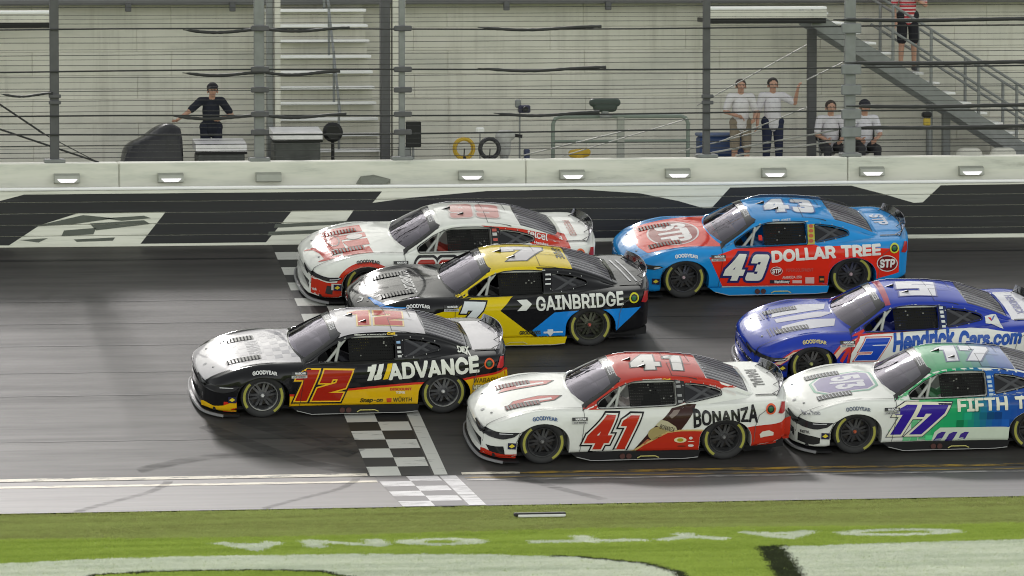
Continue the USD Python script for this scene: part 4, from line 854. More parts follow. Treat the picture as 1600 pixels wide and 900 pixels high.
c.side('small_sticker', c.poly(B, (478, 700), (508, 700), (508, 685), (478, 685)), (.6, .25, .05), 6)
c.side('skirt_badge', c.poly(B, (326, 803), (460, 799), (460, 760), (326, 764)), (.66, .66, .60), 9); c.text('Mobil 1', B, (338, 794), (450, 790), (338, 772), (.03, .04, .06), lv=10, weight=.03)
for k in range(6): c.side('skirt_vent', c.poly(B, (190 + k * 20, 790), (203 + k * 20, 790), (206 + k * 20, 772), (193 + k * 20, 772)), (.02, .05, .16), 9)
c.side('pillar_panel', c.poly(B, (385, 438), (440, 432), (438, 284), (385, 288)), (.42, .40, .06), 3)
for v in (300, 335, 372, 410): c.side('pillar_sticker', oval(412, v, 17, 14), (.42, .10, .05), 5)
c.side('headrest_pad', rect(1.235, .93, 1.295, 1.0), (.6, .03, .02), 2, cut=False)
hr = Polygon([(-.52, -.58), (-.2, -.62), (.62, -.70), (.62, .70), (-.2, .62), (-.52, .58), (-.60, .3), (-.62, 0), (-.60, -.3)]).buffer(.05)
c.top('hood_red_panel', hr, (.62, .045, .03), 1, hood_pt); ov = aff.scale(Point(-.02, 0).buffer(1, 32), .42, .56)
c.top('hood_badge', ov, (.66, .60, .60), 3, hood_pt); c.top('hood_badge', ov.buffer(-.03), (.22, .03, .03), 4, hood_pt); c.top('hood_lettering', put_hood(text_poly('STP', .06), -.22, 0, .86, .42), (.72, .70, .70), 5, hood_pt)
roofnum(c, '43', (.62, .64, .68), (.10, .16, .35), join=1); c.top('deck_lettering', aff.affine_transform(text_poly('STP', .04), [0, .2, -.2, 0, 3.36, .36]), (.55, .60, .70), 4, hood_pt)
c.text('ERIK JONES', B, (130, 266), (262, 258), (130, 252), (.65, .68, .7), weight=.0, name='name_lettering')
# --- number 7
c = C7 = Car('stock_car', 'black, yellow and blue stock car number 7 between two white hooded cars', (650.8, 515.2), GROUP, paint(BLACKC), hubc=(.5, .12, .10), rim=(.10, .105, .08), ring=(.62, .60, .02), skirt=paint((.70, .52, .006)))
A, B = Zf(540, 370), Zf(780, 370); Y7, B7 = (.72, .54, .006), (.010, .22, .68)
camaro_face(c)
c.side('yellow_panel', Polygon(c.sp(B, (-520, 640), (-480, 575), (-335, 458), (-200, 452), (105, 436), (8, 548), (215, 705), (350, 808)) + [(1.1, .16), (.40, .16), (.40, .4)]).buffer(0), Y7, 1)
c.side('blue_panel', Polygon(c.sp(B, (410, 560), (600, 546), (600, 700)) + [(2.45, .16)] + c.sp(B, (350, 808), (245, 692))).buffer(0), B7, 1)
c.side('blue_panel', c.poly(B, (755, 540), (1048, 516), (868, 692), (845, 640)), B7, 1)
c.side('blue_panel', Polygon([(-.72, .66), (-.2, .70), (-.1, .72), (-.5, .70)]), B7, 1)
c.side('yellow_greenhouse', GREENSIDE.intersection(Polygon(c.sp(B, (-330, 458), (-200, 452), (-120, 440)) + [(.76, .82), (1.41, 1.16), (1.95, 1.165)] + c.sp(B, (300, 262), (332, 222)) + [(1.9, 1.4), (.5, 1.4)]).buffer(0)), Y7, 1)
c.side('skirt_yellow', Polygon([(.42, .18), (2.0, .18), (2.0, .052), (.75, .052), (.5, .12)]), Y7, 8); c.side('skirt_blue', Polygon([(1.95, .18), (2.42, .18), (2.39, .06), (2.2, .052), (2.05, .052)]), B7, 9)
c.side('skirt_slot', c.poly(B, (132, 790), (246, 786), (246, 770), (132, 774)), BLACKC, 9)
c.top('roof_panel', roof_zone(), (.66, .50, .03), 1, roof_pt); roofnum(c, '7', (.50, .48, .50), (.03, .03, .03), x0=1.5, x1=2.2)
c.top('roof_lettering', aff.affine_transform(text_poly('SPIRE', .02), [0, .13, -.13, 0, 2.36, .35]), (.03, .03, .02), 3, roof_pt)
c.number('7', A, (812, 690), (1028, 690), (812, 478), (.70, .74, .76), None, (.012, .012, .012), .04, .05, italic=.35)
c.text('GAINBRIDGE', B, (275, 546), (922, 500), (275, 452), (.72, .73, .69), weight=.012)
c.side('chevron', c.poly(B, (130, 470), (205, 466), (242, 498), (200, 546), (132, 549), (172, 508)), (.72, .73, .69), 5)
c.text('GROUP1001', B, (150, 722), (308, 718), (150, 698), (.05, .05, .02), weight=.05); c.text('respect.', B, (335, 776), (450, 772), (335, 758), (.7, .75, .8), weight=.02, lv=10)
c.side('small_sticker', c.poly(B, (358, 685), (398, 682), (400, 710), (378, 735), (355, 712)), (.7, .74, .78), 5); c.side('small_sticker', c.poly(B, (328, 715), (472, 708), (472, 696), (328, 702)), (.65, .72, .8), 4)
for k, v in enumerate((280, 315, 350)): c.side('pillar_sticker', c.poly(B, (340, v + 7), (382, v + 5), (382, v - 7), (340, v - 5)), (.6, .6, .6), 5)
c.top('hood_lettering', put_hood(text_poly('GAINBRIDGE', .0), -.08, .02, 1.05, .15), (.58, .58, .58), 4, hood_pt); c.top('hood_lettering', put_hood(text_poly('FrontRowPro', -.01), -.58, .0, .75, .075), (.5, .5, .5), 4, hood_pt)
c.top('hood_badge', aff.translate(LineString([(-.84, -.28), (-.78, -.30), (-.75, -.22), (-.79, -.15)]).buffer(.014), 0, 0), (.7, .7, .7), 4, hood_pt)
for y in (.36, .43, .50): c.top('hood_stripe', Polygon([(-.62, y - .05), (-.50, y - .03), (-.48, y), (-.60, y - .02)]), (.65, .65, .65), 4, hood_pt)
c.top('deck_stripe', unary_union([LineString([(3.36, .5), (3.5, -.5)]).buffer(.015), LineString([(3.46, .5), (3.6, -.5)]).buffer(.015)]), (.5, .5, .52), 4, hood_pt)
# --- number 99
c = C99 = Car('stock_car', 'white and red stock car number 99, its lower half hidden by the yellow car', (573.0, 445.3), GROUP, paint(WHITE), hubc=(.4, .4, .4), goody=(.03, .03, .03), slat=paint((.5, .06, .05)))
A, B = Zf(460, 300), Zf(720, 300); RD = (.50, .030, .012); T3 = Zf(440, 290, 2.663)
camaro_face(c)
c.side('red_panel', Polygon([(-.86, .43), (-.62, .385), (-.44, .40), (-.36, .45), (-.40, .3), (-.40, .15), (-.86, .12)]), RD, 1)
c.side('red_arch', arch(0, 1.22).difference(rect(-2, -1, 2, .36)), RD, 1)
c.side('front_vent', Polygon([(-.66, .20), (-.55, .19), (-.54, .33), (-.64, .34)]), (.02, .02, .02), 3); c.text('telcel', A, (135, 722), (168, 726), (135, 705), (.7, .68, .66), lv=3)
c.side('front_sticker', rect(-.57, .27, -.39, .38), (.6, .6, .56), 5)
c.side('red_quarter', c.poly(T3, (830, 166), (930, 172), (1000, 180), (1100, 198), (1185, 217), (1182, 244), (1050, 246), (1000, 220), (935, 196), (880, 184)), RD, 1)
c.text('telcel', T3, (1022, 207), (1102, 222), (1024, 184), (.75, .74, .72), weight=.0, italic=.1); c.text('Herdez', T3, (1050, 240), (1106, 241), (1052, 231), (.7, .68, .66))
c.number('99', A, (868, 735), (1192, 728), (868, 505), (.36, .022, .012), (.75, .74, .70), (.012, .011, .011), .05, .12, join=1)
for pl in ([(-.72, -.56), (-.42, -.58), (-.30, -.66), (-.62, -.62)], [(-.35, -.66), (.12, -.70), (.10, -.42), (-.30, -.46)], [(-.2, -.30), (.12, -.30), (.12, -.05), (-.25, -.05)], [(-.55, .06), (.12, .06), (.12, .24), (-.55, .24)], [(-.50, .34), (.10, .34), (.10, .64), (-.45, .62)], [(-.62, -.25), (-.28, -.3), (-.30, .6), (-.58, .55)], [(-.86, .08), (-.5, -.1), (-.5, -.5), (-.62, -.6), (-.66, -.3), (-.74, -.05)]):
    c.top('hood_red_patch', Polygon(pl).buffer(.015), (.46, .045, .03), 2, hood_pt)
c.top('hood_badge', aff.scale(Point(-.40, .08).buffer(1), .10, .26).difference(aff.scale(Point(-.40, .08).buffer(1), .08, .22)), (.12, .10, .10), 4, hood_pt); c.top('hood_badge', Point(-.05, .12).buffer(.13), (.65, .6, .58), 4, hood_pt)
roofnum(c, '99', (.60, .30, .28), (.70, .62, .60), join=1)
c.side('pillar_panel', Polygon([(2.04, .862), (2.045, 1.17), (2.20, 1.14), (2.17, .905)]), (.016, .016, .016), 2)
for k, z in enumerate((.92, .985, 1.05, 1.10)): c.side('pillar_sticker', rect(2.075, z, 2.15, z + .035), (.45, .10, .08) if k % 2 else (.5, .5, .48), 5)
c.top('deck_lettering', aff.affine_transform(text_poly('PREFERRED', .0), [0, .1, -.1, 0, 3.42, .34]), (.5, .25, .22), 4, hood_pt)
# --- number 5
c = C5 = Car('stock_car', 'dark blue and white stock car number 5 with red stripes, middle of the pack', (1269.4, 570.9), GROUP, paint((.012, .035, .33)), hubc=(.6, .62, .25), rim=(.09, .09, .09), goody=(.62, .52, .20), slat=paint((.45, .44, .5)))
A = Zf(1120, 420, 3.3333); R5, W5 = (.52, .035, .03), (.72, .73, .69)
camaro_face(c)
bw = [(690, 560), (690, 500), (702, 440), (745, 352), (940, 332), (1200, 313), (1400, 300), (1550, 284), (1680, 262)]
e5 = [(3.84, .96), (3.84, .55), (3.2, .45), (2.6, .30), (2.3, .20), (.6, .20)]
c.side('red_panel', Polygon(c.sp(A, (672, 560), (676, 490), (688, 430), (738, 340), (800, 334), (1200, 318), (1550, 296), (1680, 275)) + e5).buffer(0), R5, 1)
c.side('white_panel', Polygon(c.sp(A, *bw) + e5).buffer(0), W5, 2)
for pl, col, lv in (([(570, 480), (640, 400), (750, 345), (757, 352), (650, 440), (600, 500)], R5, 1), ([(590, 470), (650, 405), (735, 360), (660, 425), (610, 485)], (.66, .50, .36), 2), ([(640, 480), (690, 395), (740, 352), (745, 362), (700, 410), (655, 490)], R5, 2),
                    ([(285, 500), (400, 425), (480, 408), (440, 430), (330, 505)], R5, 1), ([(300, 495), (400, 435), (440, 427), (330, 500)], (.66, .50, .36), 2)):
    c.side('fender_stripe', c.poly(A, *pl), col, lv)
c.side('pillar_stripe', c.poly(A, (700, 350), (770, 300), (870, 235), (905, 230), (860, 252), (770, 325), (745, 345)), R5, 3)
c.number('5', A, (716, 478), (900, 472), (716, 366), (.012, .06, .42), W5, R5, .03, .065, italic=.35)
c.text('Hendrick', A, (915, 428), (1242, 402), (915, 340), (.02, .08, .36), weight=.05, italic=.2); c.text('Cars.com', A, (1258, 402), (1588, 384), (1258, 332), (.02, .08, .36), weight=.05, italic=.2)
c.side('valve_badge', c.poly(A, (1390, 242), (1452, 236), (1464, 275), (1400, 284)), (.66, .67, .66), 5); c.side('valve_badge', c.poly(A, (1405, 247), (1418, 246), (1428, 262), (1428, 272)), (.45, .03, .03), 6); c.side('valve_badge', c.poly(A, (1428, 272), (1446, 243), (1436, 243), (1428, 262)), (.03, .08, .4), 6)
c.side('pillar_panel', Polygon([(2.04, .862), (2.045, 1.17), (2.20, 1.14), (2.17, .905)]), (.012, .02, .07), 2)
for z in (.89, .95, 1.01, 1.06, 1.11): c.side('pillar_sticker', rect(2.08, z, 2.14, z + .032), (.6, .62, .62), 5)
c.text('KYLE', A, (985, 202), (1042, 197), (985, 190), (.65, .65, .66), name='name_lettering')
for y in (-.36, .36):
    c.top('hood_graphic', Polygon([(-.42, y - .18), (.42, y - .16), (.50, y + .1), (.1, y + .2), (-.36, y + .1)]), (.52, .52, .58), 2, hood_pt)
    for k in range(4): c.top('hood_stripe', rect(-.60 + k * .05, y - .17, -.575 + k * .05, y + .13), (.03, .03, .12), 3, hood_pt)
c.top('hood_graphic', Polygon([(-.4, -.08), (.3, -.12), (.55, 0), (.3, .12), (-.4, .08)]), (.48, .47, .55), 2, hood_pt)
roofnum(c, '5', (.66, .65, .70), (.10, .10, .28), x0=1.5, x1=2.2); c.top('roof_red', Polygon([(1.22, -.55), (1.3, -.56), (1.36, .5), (1.24, .52)]), (.35, .06, .10), 2, roof_pt)
c.top('deck_panel', DECK, (.66, .66, .70), 1, hood_pt); c.top('deck_lettering', aff.affine_transform(text_poly('HENDRICK', .0), [0, .12, -.12, 0, 3.42, .45]), (.2, .2, .4), 4, hood_pt)
# --- number 17
c = C17 = Car('stock_car', 'white to green to blue stock car number 17 at the right edge of the picture', (1337.5, 676.8), GROUP, paint(WHITE), hubc=(.5, .12, .06), goody=(.12, .14, .18), slat=paint((.40, .40, .42)))
A = Zf(1200, 500, 4.0); rg = np.random.default_rng(17)
mustang_face(c)
def grad(x):
    st = [(.45, (.42, .64, .46)), (.85, (.14, .50, .23)), (1.2, (.020, .38, .13)), (1.6, (.012, .32, .13)), (1.85, (.012, .19, .22)), (2.1, (.010, .10, .38)), (2.7, (.010, .05, .30)), (3.8, (.01, .04, .24))]
    return tuple(np.interp(x, [s[0] for s in st], [s[1][k] for s in st]) for k in range(3))
def darker(q, k): return tuple(float(np.round(min(.9, max(.006, x * k)), 3)) for x in q)
ctop = lambda x: float(kze(min(x, 3.8))) - .004
for i in range(30):                                              # the colour runs from green to blue in narrow bands
    x0, x1 = .98 + i * .095, .98 + (i + 1) * .095
    c.side('livery_band', rect(x0, .17, x1 + .001, ctop(x0)), darker(grad(x0), 1), 1)
cell = .118
for i in range(26):
    for j in range(6):
        x, z = .50 + i * cell, .17 + j * cell; pr = (.15 + .9 * (x - .5)) * (1.15 - .05 * j) if x < .98 else .40 - .035 * j
        if rg.uniform() > pr: continue
        col = grad(x) if x < .7 else darker(grad(x), rg.choice([.5, .75, 1.3, 1.6])) if x >= .98 else grad(x + .05)
        c.side('livery_square', rect(x, z, x + cell - .002, min(z + cell - .002, ctop(x))).buffer(-.012).buffer(.012), darker(col, 1), 2)
for i in range(19):
    x0, x1 = .62 + i * .14, .62 + (i + 1) * .14; gg = GREENSIDE.intersection(rect(x0, .7, x1 + .001, 1.4)).difference(HOLES)
    for g1 in getattr(gg, 'geoms', [gg]): c.side('livery_band', g1, darker(grad(x0 * .95 + .2), 1), 1)
    if 1.19 < x1 < 2.6: c.top('livery_band', roof_zone(max(x0, 1.19), min(x1 + .001, 2.545)), tuple(np.round(.65 * np.array(grad(x0 * .95)) + .10, 2)), 1, roof_pt)
c.number('17', A, (762, 716), (1116, 712), (762, 530), (.030, .012, .26), (.74, .73, .58), (.03, .03, .05), .075, .10, italic=.4)
c.text('FIFTH', A, (1185, 570), (1500, 558), (1185, 496), (.74, .74, .62), weight=.03, lv=8); c.text('THIRD', A, (1548, 552), (1860, 528), (1548, 482), (.74, .74, .62), weight=.03, lv=8)
c.side('white_panel', Polygon(c.sp(A, (1010, 765), (1040, 700), (1075, 672), (1520, 668), (1520, 765))).buffer(0), (.62, .70, .58), 3)
for k in range(3): c.side('purple_stripe', c.poly(A, (1030 + k * 72, 752), (1078 + k * 72, 750), (1112 + k * 72, 698), (1085 + k * 72, 698), (1060 + k * 72, 710)), (.05, .03, .22), 4)
c.text('FORD', A, (1335, 783), (1452, 776), (1340, 752), (.75, .75, .73), italic=.2, weight=.06, lv=9)
c.text('FIFTH THIRD', A, (200, 562), (325, 586), (200, 550), (.2, .2, .24), weight=-.01); c.text('RFK', A, (205, 700), (262, 708), (205, 684), (.05, .05, .05), lv=6)
c.side('front_intake', Polygon([(-.84, .17), (-.64, .16), (-.55, .19), (-.55, .28), (-.66, .30), (-.84, .30)]), (.02, .02, .02), 3)
for k, z in enumerate((.87, .92, .97, 1.02, 1.07)): c.side('pillar_sticker', rect(2.075, z, 2.14, z + .03), (.45, .55, .62), 5)
hp = Polygon([(-.46, -.16), (-.30, -.34), (.30, -.38), (.44, -.26), (.44, .26), (.30, .38), (-.30, .34), (-.46, .16)])
c.top('hood_graphic', hp.buffer(.04), (.22, .42, .32), 2, hood_pt); c.top('hood_graphic', hp, (.66, .66, .66), 3, hood_pt); c.top('hood_graphic', hp.buffer(-.03), (.22, .19, .34), 4, hood_pt)
c.top('hood_lettering', put_hood(text_poly('5/3', .05), -.12, 0, .52, .38), (.60, .60, .64), 5, hood_pt); c.top('hood_badge', Point(-.80, -.18).buffer(.03), (.3, .3, .32), 4, hood_pt)
roofnum(c, '17', (.62, .62, .66), (.12, .14, .22))
# ------------------------------------------------------------------ people
ICO = {}
def bone_hull(p, q, a, b, n=10):
    S = lambda c, r: m3.Manifold.sphere(float(r), n).translate(tuple(map(float, c)))
    return m3.Manifold.batch_hull([S(p, a), S(q, b)])
def fuse(bones, fine=.022, it=8, extra=()):
    m = m3.Manifold.batch_boolean([bone_hull(*b) for b in bones] + list(extra), m3.OpType.Add).refine_to_length(fine).to_mesh()
    t = trimesh.Trimesh(m.vert_properties[:, :3], m.tri_verts, process=True); trimesh.smoothing.filter_taubin(t, iterations=it); return t
def hand_bones(w, d, side, spread=(0, 0, 1.0)):
    """Palm plus five slightly curled fingers; d points along the hand, side towards the thumb."""
    d = np.array(d, float) / np.linalg.norm(d); s = np.array(side, float); s -= d * (s @ d); s /= np.linalg.norm(s); n = np.cross(d, s); w = np.array(w, float)
    B = [(w, w + d * .05 + s * .018, .026, .026), (w, w + d * .05 - s * .018, .026, .024)]
    for k, (o, L) in enumerate(((.030, .068), (.011, .078), (-.010, .072), (-.030, .056))):
        a = w + d * .07 + s * o; b = a + d * L * .55 + n * .012; B += [(a - d * .03, b, .0105, .0095), (b, b + d * L * .38 + n * .026, .0095, .008)]
    a = w + d * .022 + s * .03; b = a + d * .03 + s * .032; B += [(a, b, .013, .011), (b, b + d * .03 + s * .006, .011, .009)]
    return B
SKIN = mat('skin', {'p': ('principled_bsdf', {'base_color': (.42, .24, .17), 'roughness': .55, 'subsurface_weight': .1, 'subsurface_scale': .01})}, [], 'p.BSDF')
def cloth(c): return plain(f'cloth_{key_of(c)}', c, .85, spec=.2, var=.18, scale=18, bump=.3)
def person(label, base, h, pose, shirt, trousers, hair=(.03, .02, .015), cap=None, sleeves=.55, shorts=False, shoe=(.05, .05, .06), stripe=None, group=None, lower=True):
    k = h / 1.75; J = dict(pelvis=(0, 0, .95), chest=(0, 0, 1.28), neck=(0, 0, 1.46), head=(0, -.02, 1.615), ls=(-.185, 0, 1.42), rs=(.185, 0, 1.42), le=(-.25, .02, 1.14), re=(.25, .02, 1.14),
                           lw=(-.24, -.08, .90), rw=(.24, -.08, .90), lh=(-.095, 0, .92), rh=(.095, 0, .92), lk=(-.11, -.02, .50), rk=(.11, -.02, .50), la=(-.12, .02, .09), ra=(.12, .02, .09))
    J.update(pose); J = {a: np.array(b, float) * k for a, b in J.items()}
    t = thing('person', label, 'person', base, group)
    B = [(J['pelvis'], J['chest'], .125 * k, .14 * k), (J['chest'], J['neck'], .125 * k, .06 * k), (J['ls'], J['rs'], .062 * k, .062 * k), (J['neck'], J['head'] - [0, 0, .03], .056 * k, .055 * k)]
    arms = []
    for s in 'lr':
        arms += [(J[s + 's'], J[s + 'e'], .054 * k, .043 * k), (J[s + 'e'], J[s + 'w'], .042 * k, .028 * k)]
    legs = []
    for s in 'lr': legs += [(J[s + 'h'], J[s + 'k'], .088 * k, .058 * k), (J[s + 'k'], J[s + 'a'], .056 * k, .036 * k)]
    hd = J['head']; heads = [(hd + np.array([0, .015, .025]) * k, hd + np.array([0, .0, .03]) * k, .088 * k, .088 * k), (hd + np.array([0, -.01, .02]) * k, hd + np.array([0, -.045, -.055]) * k, .078 * k, .045 * k),
                             (hd + np.array([0, -.085, .01]) * k, hd + np.array([0, -.105, -.018]) * k, .012 * k, .016 * k), (hd + np.array([-.084, .01, 0]) * k, hd + np.array([-.086, .012, -.03]) * k, .016 * k, .013 * k), (hd + np.array([.084, .01, 0]) * k, hd + np.array([.086, .012, -.03]) * k, .016 * k, .013 * k)]
    hands = []
    for s in 'lr':
        d = J[s + 'w'] - J[s + 'e']; hands += hand_bones(J[s + 'w'] + d / np.linalg.norm(d) * .03, d, (0, -1, .3) if abs(d[1]) < .8 * np.linalg.norm(d) else (0, 0, 1))
    skin = fuse(B + arms + heads + legs, .03 * k); hm = fuse(hands, .008, 3)
    obj('body', cat(skin, hm), SKIN, t, smooth=True)
    for sx in (-1, 1): obj('eye', trimesh.creation.icosphere(1, .0085 * k).apply_transform(trimesh.transformations.translation_matrix(hd + np.array([sx * .032, -.083, .022]) * k)), plain('eye_dark', (.03, .02, .02), .3), t)
    obj('mouth', bx(*(hd + np.array([0, -.086, -.05]) * k), .045 * k, .01 * k, .009 * k, .003), plain('lips', (.30, .12, .10), .5), t)
    sb = [(J['pelvis'] - [0, 0, .02], J['chest'], .142 * k, .156 * k), (J['chest'], J['neck'] - [0, 0, .03 * k], .14 * k, .072 * k), (J['ls'], J['rs'], .076 * k, .076 * k)]
    for s in 'lr': sb.append((J[s + 's'], J[s + 's'] + (J[s + 'e'] - J[s + 's']) * sleeves * 1.4, .074 * k, .066 * k))
    sm = cloth(shirt) if stripe is None else mat('striped_shirt', {'g': ('texture_coordinate', {}), 'w': ('wave_texture', {'wave_type': 'bands', 'bands_direction': 'z', 'scale': 5.0, 'distortion': .6}), 'r': ('rgb_ramp', {'ramp': [(0, shirt), (.6, shirt), (.66, stripe), (1, stripe)]}), 'p': ('principled_bsdf', {'roughness': .85})}, [('g.object', 'w.vector'), ('w.fac', 'r.fac'), ('r.color', 'p.base_color')], 'p.BSDF')
    obj('shirt', fuse(sb, .035 * k, 6), sm, t, smooth=True)
    tb = [(J['lh'] + [0, 0, .05], J['rh'] + [0, 0, .05], .115 * k, .115 * k)]
    for s in 'lr':
        if shorts: tb.append((J[s + 'h'], J[s + 'h'] + (J[s + 'k'] - J[s + 'h']) * .9, .102 * k, .088 * k))
        else: tb += [(J[s + 'h'], J[s + 'k'], .102 * k, .074 * k), (J[s + 'k'], J[s + 'k'] + (J[s + 'a'] - J[s + 'k']) * .93, .072 * k, .058 * k)]
    obj('shorts' if shorts else 'trousers', fuse(tb, .035 * k, 6), cloth(trousers), t, smooth=True)
    for s in 'lr': obj('shoe', fuse([(J[s + 'a'] + [0, .03, -.045], J[s + 'a'] + [0, -.14, -.055], .045, .036)], .03, 3), plain(f'shoe_{key_of(shoe)}', shoe, .6), t, smooth=True)
    hb = m3.Manifold.sphere(.099 * k, 20).translate(tuple(hd + np.array([0, .022, .038]) * k)) - m3.Manifold.cube((.4, .4, .4)).translate(tuple(hd + np.array([-.2, -.45, -.36]) * k)) - m3.Manifold.cube((.4, .4, .3)).translate(tuple(hd + np.array([-.2, -.2, -.34]) * k))
    obj('hair', hb, plain(f'hair_{key_of(hair)}', hair, .7), t, smooth=40)
    if cap is not None:
        cp = m3.Manifold.sphere(.106 * k, 24).translate(tuple(hd + np.array([0, .012, .045]) * k)) - m3.Manifold.cube((.4, .4, .3)).translate(tuple(hd + np.array([-.2, -.2, -.245]) * k))
        br = m3.Manifold.batch_hull([m3.Manifold.sphere(.016, 8).translate(tuple(hd + np.array([x, y, .062]) * k)) for x, y in ((-.07, -.06), (.07, -.06), (-.05, -.17), (.05, -.17))])
        obj('cap', cp + br, cloth(cap), t, smooth=40)
    return t
# ------------------------------------------------------------------ drivers
def driver(c, label, helmet, suit):
    t = thing('driver', label, 'person'); M4 = np.eye(4); M4[:3, :3] = c.A.T; M4[3, :3] = c.O
    UsdGeom.Xformable(t).AddTransformOp().Set(Gf.Matrix4d(M4.tolist()))
    y = -.36; hd = np.array([1.58, y, .985]); hips = np.array([1.62, y, .52])
    B = [(hips, (1.66, y, .78), .15, .16), ((1.66, y - .17, .80), (1.66, y + .17, .80), .075, .075), ((1.66, y, .80), hd, .10, .06)]
    for s in (-1, 1):
        B += [((1.66, y + s * .20, .80), (1.44, y + s * .24, .66), .062, .052), ((1.44, y + s * .24, .66), (1.22, y + s * .13, .80), .05, .04), ((1.58, y + s * .10, .50), (1.10, y + s * .12, .52), .09, .07)]
    obj('racing_suit', fuse(B, .035, 6), cloth(suit), t, smooth=True)
    hb = []
    for s in (-1, 1): hb += hand_bones((1.22, y + s * .13, .80), (-.35, -s * .5, .35), (-.3, 0, .9))
    obj('hands', fuse(hb, .009, 3), plain('driving_glove', (.03, .03, .03), .7), t, smooth=True)
    hm = fuse([(hd + [0, 0, .02], hd + [-.01, 0, .03], .135, .135), (hd + [-.03, 0, -.03], hd + [-.06, 0, -.06], .115, .09)], .02, 4)
    obj('helmet', hm, paint(helmet), t, smooth=True)
    vz = trimesh.creation.icosphere(3, .140); vz.vertices += hd + [-.006, 0, .025]; kp = (vz.triangles_center[:, 0] < hd[0] - .055) & (np.abs(vz.triangles_center[:, 2] - hd[2] - .02) < .05); vz.update_faces(kp)
    obj('visor', vz, plain('visor', (.02, .02, .03), .1), t, smooth=True); return t
for c_, n_, hc, sc in ((C12, 'silver hooded black and yellow car number 12', (.6, .5, .1), (.05, .05, .06)), (C41, 'red roofed white car number 41', (.70, .68, .66), (.55, .52, .50)), (C43, 'blue and red car number 43', (.6, .1, .06), (.10, .25, .5)), (C7, 'yellow roofed black and yellow car number 7', (.6, .5, .05), (.06, .06, .06)),
                       (C99, 'partly hidden white and red car number 99', (.66, .64, .62), (.5, .1, .08)), (C5, 'dark blue car number 5', (.1, .14, .45), (.08, .1, .35)), (C17, 'white and green car number 17', (.62, .62, .62), (.15, .35, .2))):
    driver(c_, f'helmeted driver at the wheel of the {n_}', hc, sc)
# ------------------------------------------------------------------ catch fence on the concrete wall
YF = YC + .22
M_cab, M_gal, M_post = plain('cable_steel', (.035, .036, .035), .5, .3), plain('galvanised_post', (.23, .24, .24), .5, .5, var=.3), plain('dark_post', (.10, .10, .105), .5, .4, var=.3)
fence = thing('catch_fence', 'tall steel cable catch fence standing on the concrete wall', 'fence')
def zf(px, py): return at_y(px, py, YF)
for py, r in ((-3, .006), (10, .007), (34, .005), (44, .011), (56, .0045), (64, .006), (83, .0065), (99, .006), (108, .0115), (117, .006), (135, .0055), (139.5, .007), (154, .006), (171, .0055), (178, .0115), (189, .006), (206, .012), (215, .0045), (223, .0085), (233, .007), (242, .007), (3, .004), (21, .004), (27, .0035), (74, .0035), (91, .004), (126, .0035), (146, .0035), (162, .004), (196, .0035), (228, .004)):
    z = zf(800, py)[2]; n = 60; xx = np.linspace(XL, XR, n); rg = np.random.default_rng(int(py) + 99)
    sag = .02 * np.sin(xx * .45 + rg.uniform(0, 6)) * (1 if r > .009 else .45)
    obj('cable', ptube(np.stack([xx, np.full(n, YF - (.07 if r > .009 else .0)), z + sag], 1), r * (1.35 if r > .009 else 1), 6), M_cab, fence, smooth=True)
def sleeve(x0, x1, py, r=.026, dy=3.0):
    a, b = zf(x0, py), zf(x1, py); u = np.linspace(0, 1, 26); P = a[None] * (1 - u[:, None]) + b[None] * u[:, None]
    P[:, 1] = YF - .10; P[:, 2] = zf(x0, py)[2] + (np.sin(u * 5.2 + 2.6) * dy / 90 * (1 - .3 * u)); rr = r * np.clip(np.minimum(u * 9, 1), .25, 1) * (1 + .10 * np.sin(u * 90))
    obj('cable_sleeve', ptube(P, rr, 8), M_cab, fence, smooth=True)
for a in ((745, 938, 44), (745, 945, 108), (770, 935, 178), (285, 418, 48), (284, 420, 115), (405, 545, 46), (405, 530, 114), (270, 410, 183), (405, 540, 181), (0, 82, 148, .02)): sleeve(*a)
for a in ((1300, 1620, 31), (1318, 1620, 98.5), (1320, 1620, 166), (1330, 1620, 199)): sleeve(*a, .033, 1.2)
def fpost(px, w, mt, d=.10, y=YF, z1=7.2, z0=ZC): x = at_y(px, 150, y)[0]; return obj('post', bx(x, y + .02, (z0 + z1) / 2, w, d, z1 - z0, .012), mt, fence)
for px, w, mt in ((85, .15, M_post), (405, .17, M_gal), (628, .10, M_gal), (1104, .12, M_post), (1328, .19, M_gal)): fpost(px, w, mt)
for px in (405, 628, 1328):
    for py in (44, 108, 140, 178, 206):
        p = zf(px, py); obj('clamp_plate', bx(p[0], YF - .10, p[2], .30 if px != 1328 else .34, .08, .09 if px != 1328 else .17, .015), M_gal if px == 1328 else M_post, fence)
for px in (85, 1104):
    for py in (150, 160): p = zf(px, py); obj('clamp_plate', bx(p[0], YF - .08, p[2], .20, .06, .06, .01), M_post, fence)
for px in (85, 405, 628, 1104, 1328): p = zf(px, 240); obj('base_plate', bx(p[0], YF, ZC + .03, .34, .30, .06, .01), M_gal, fence)
M_stay = plain('stay_cable', (.30, .30, .28), .5, .4)
for (a, b, r, mt) in (((-30, 143), (70, 210), .016, M_cab), ((-30, 192), (155, 254), .016, M_cab), ((60, 205), (150, 252), .008, M_cab), ((815, 244), (985, 203), .012, M_stay), ((880, 244), (1075, 186), .009, M_stay), ((1085, 244), (1310, 203), .014, M_stay), ((1150, 243), (1312, 220), .014, M_stay),
                      ((1125, 222), (1262, 168), .010, M_stay), ((1060, 238), (1190, 205), .010, M_stay), ((1090, 165), (1262, 70), .009, M_stay), ((1262, 125), (1330, 92), .010, M_stay)):
    obj('stay', tube(zf(*a) + [0, .05, 0], zf(*b) + [0, .05, 0], r, 8), mt, fence, smooth=True)
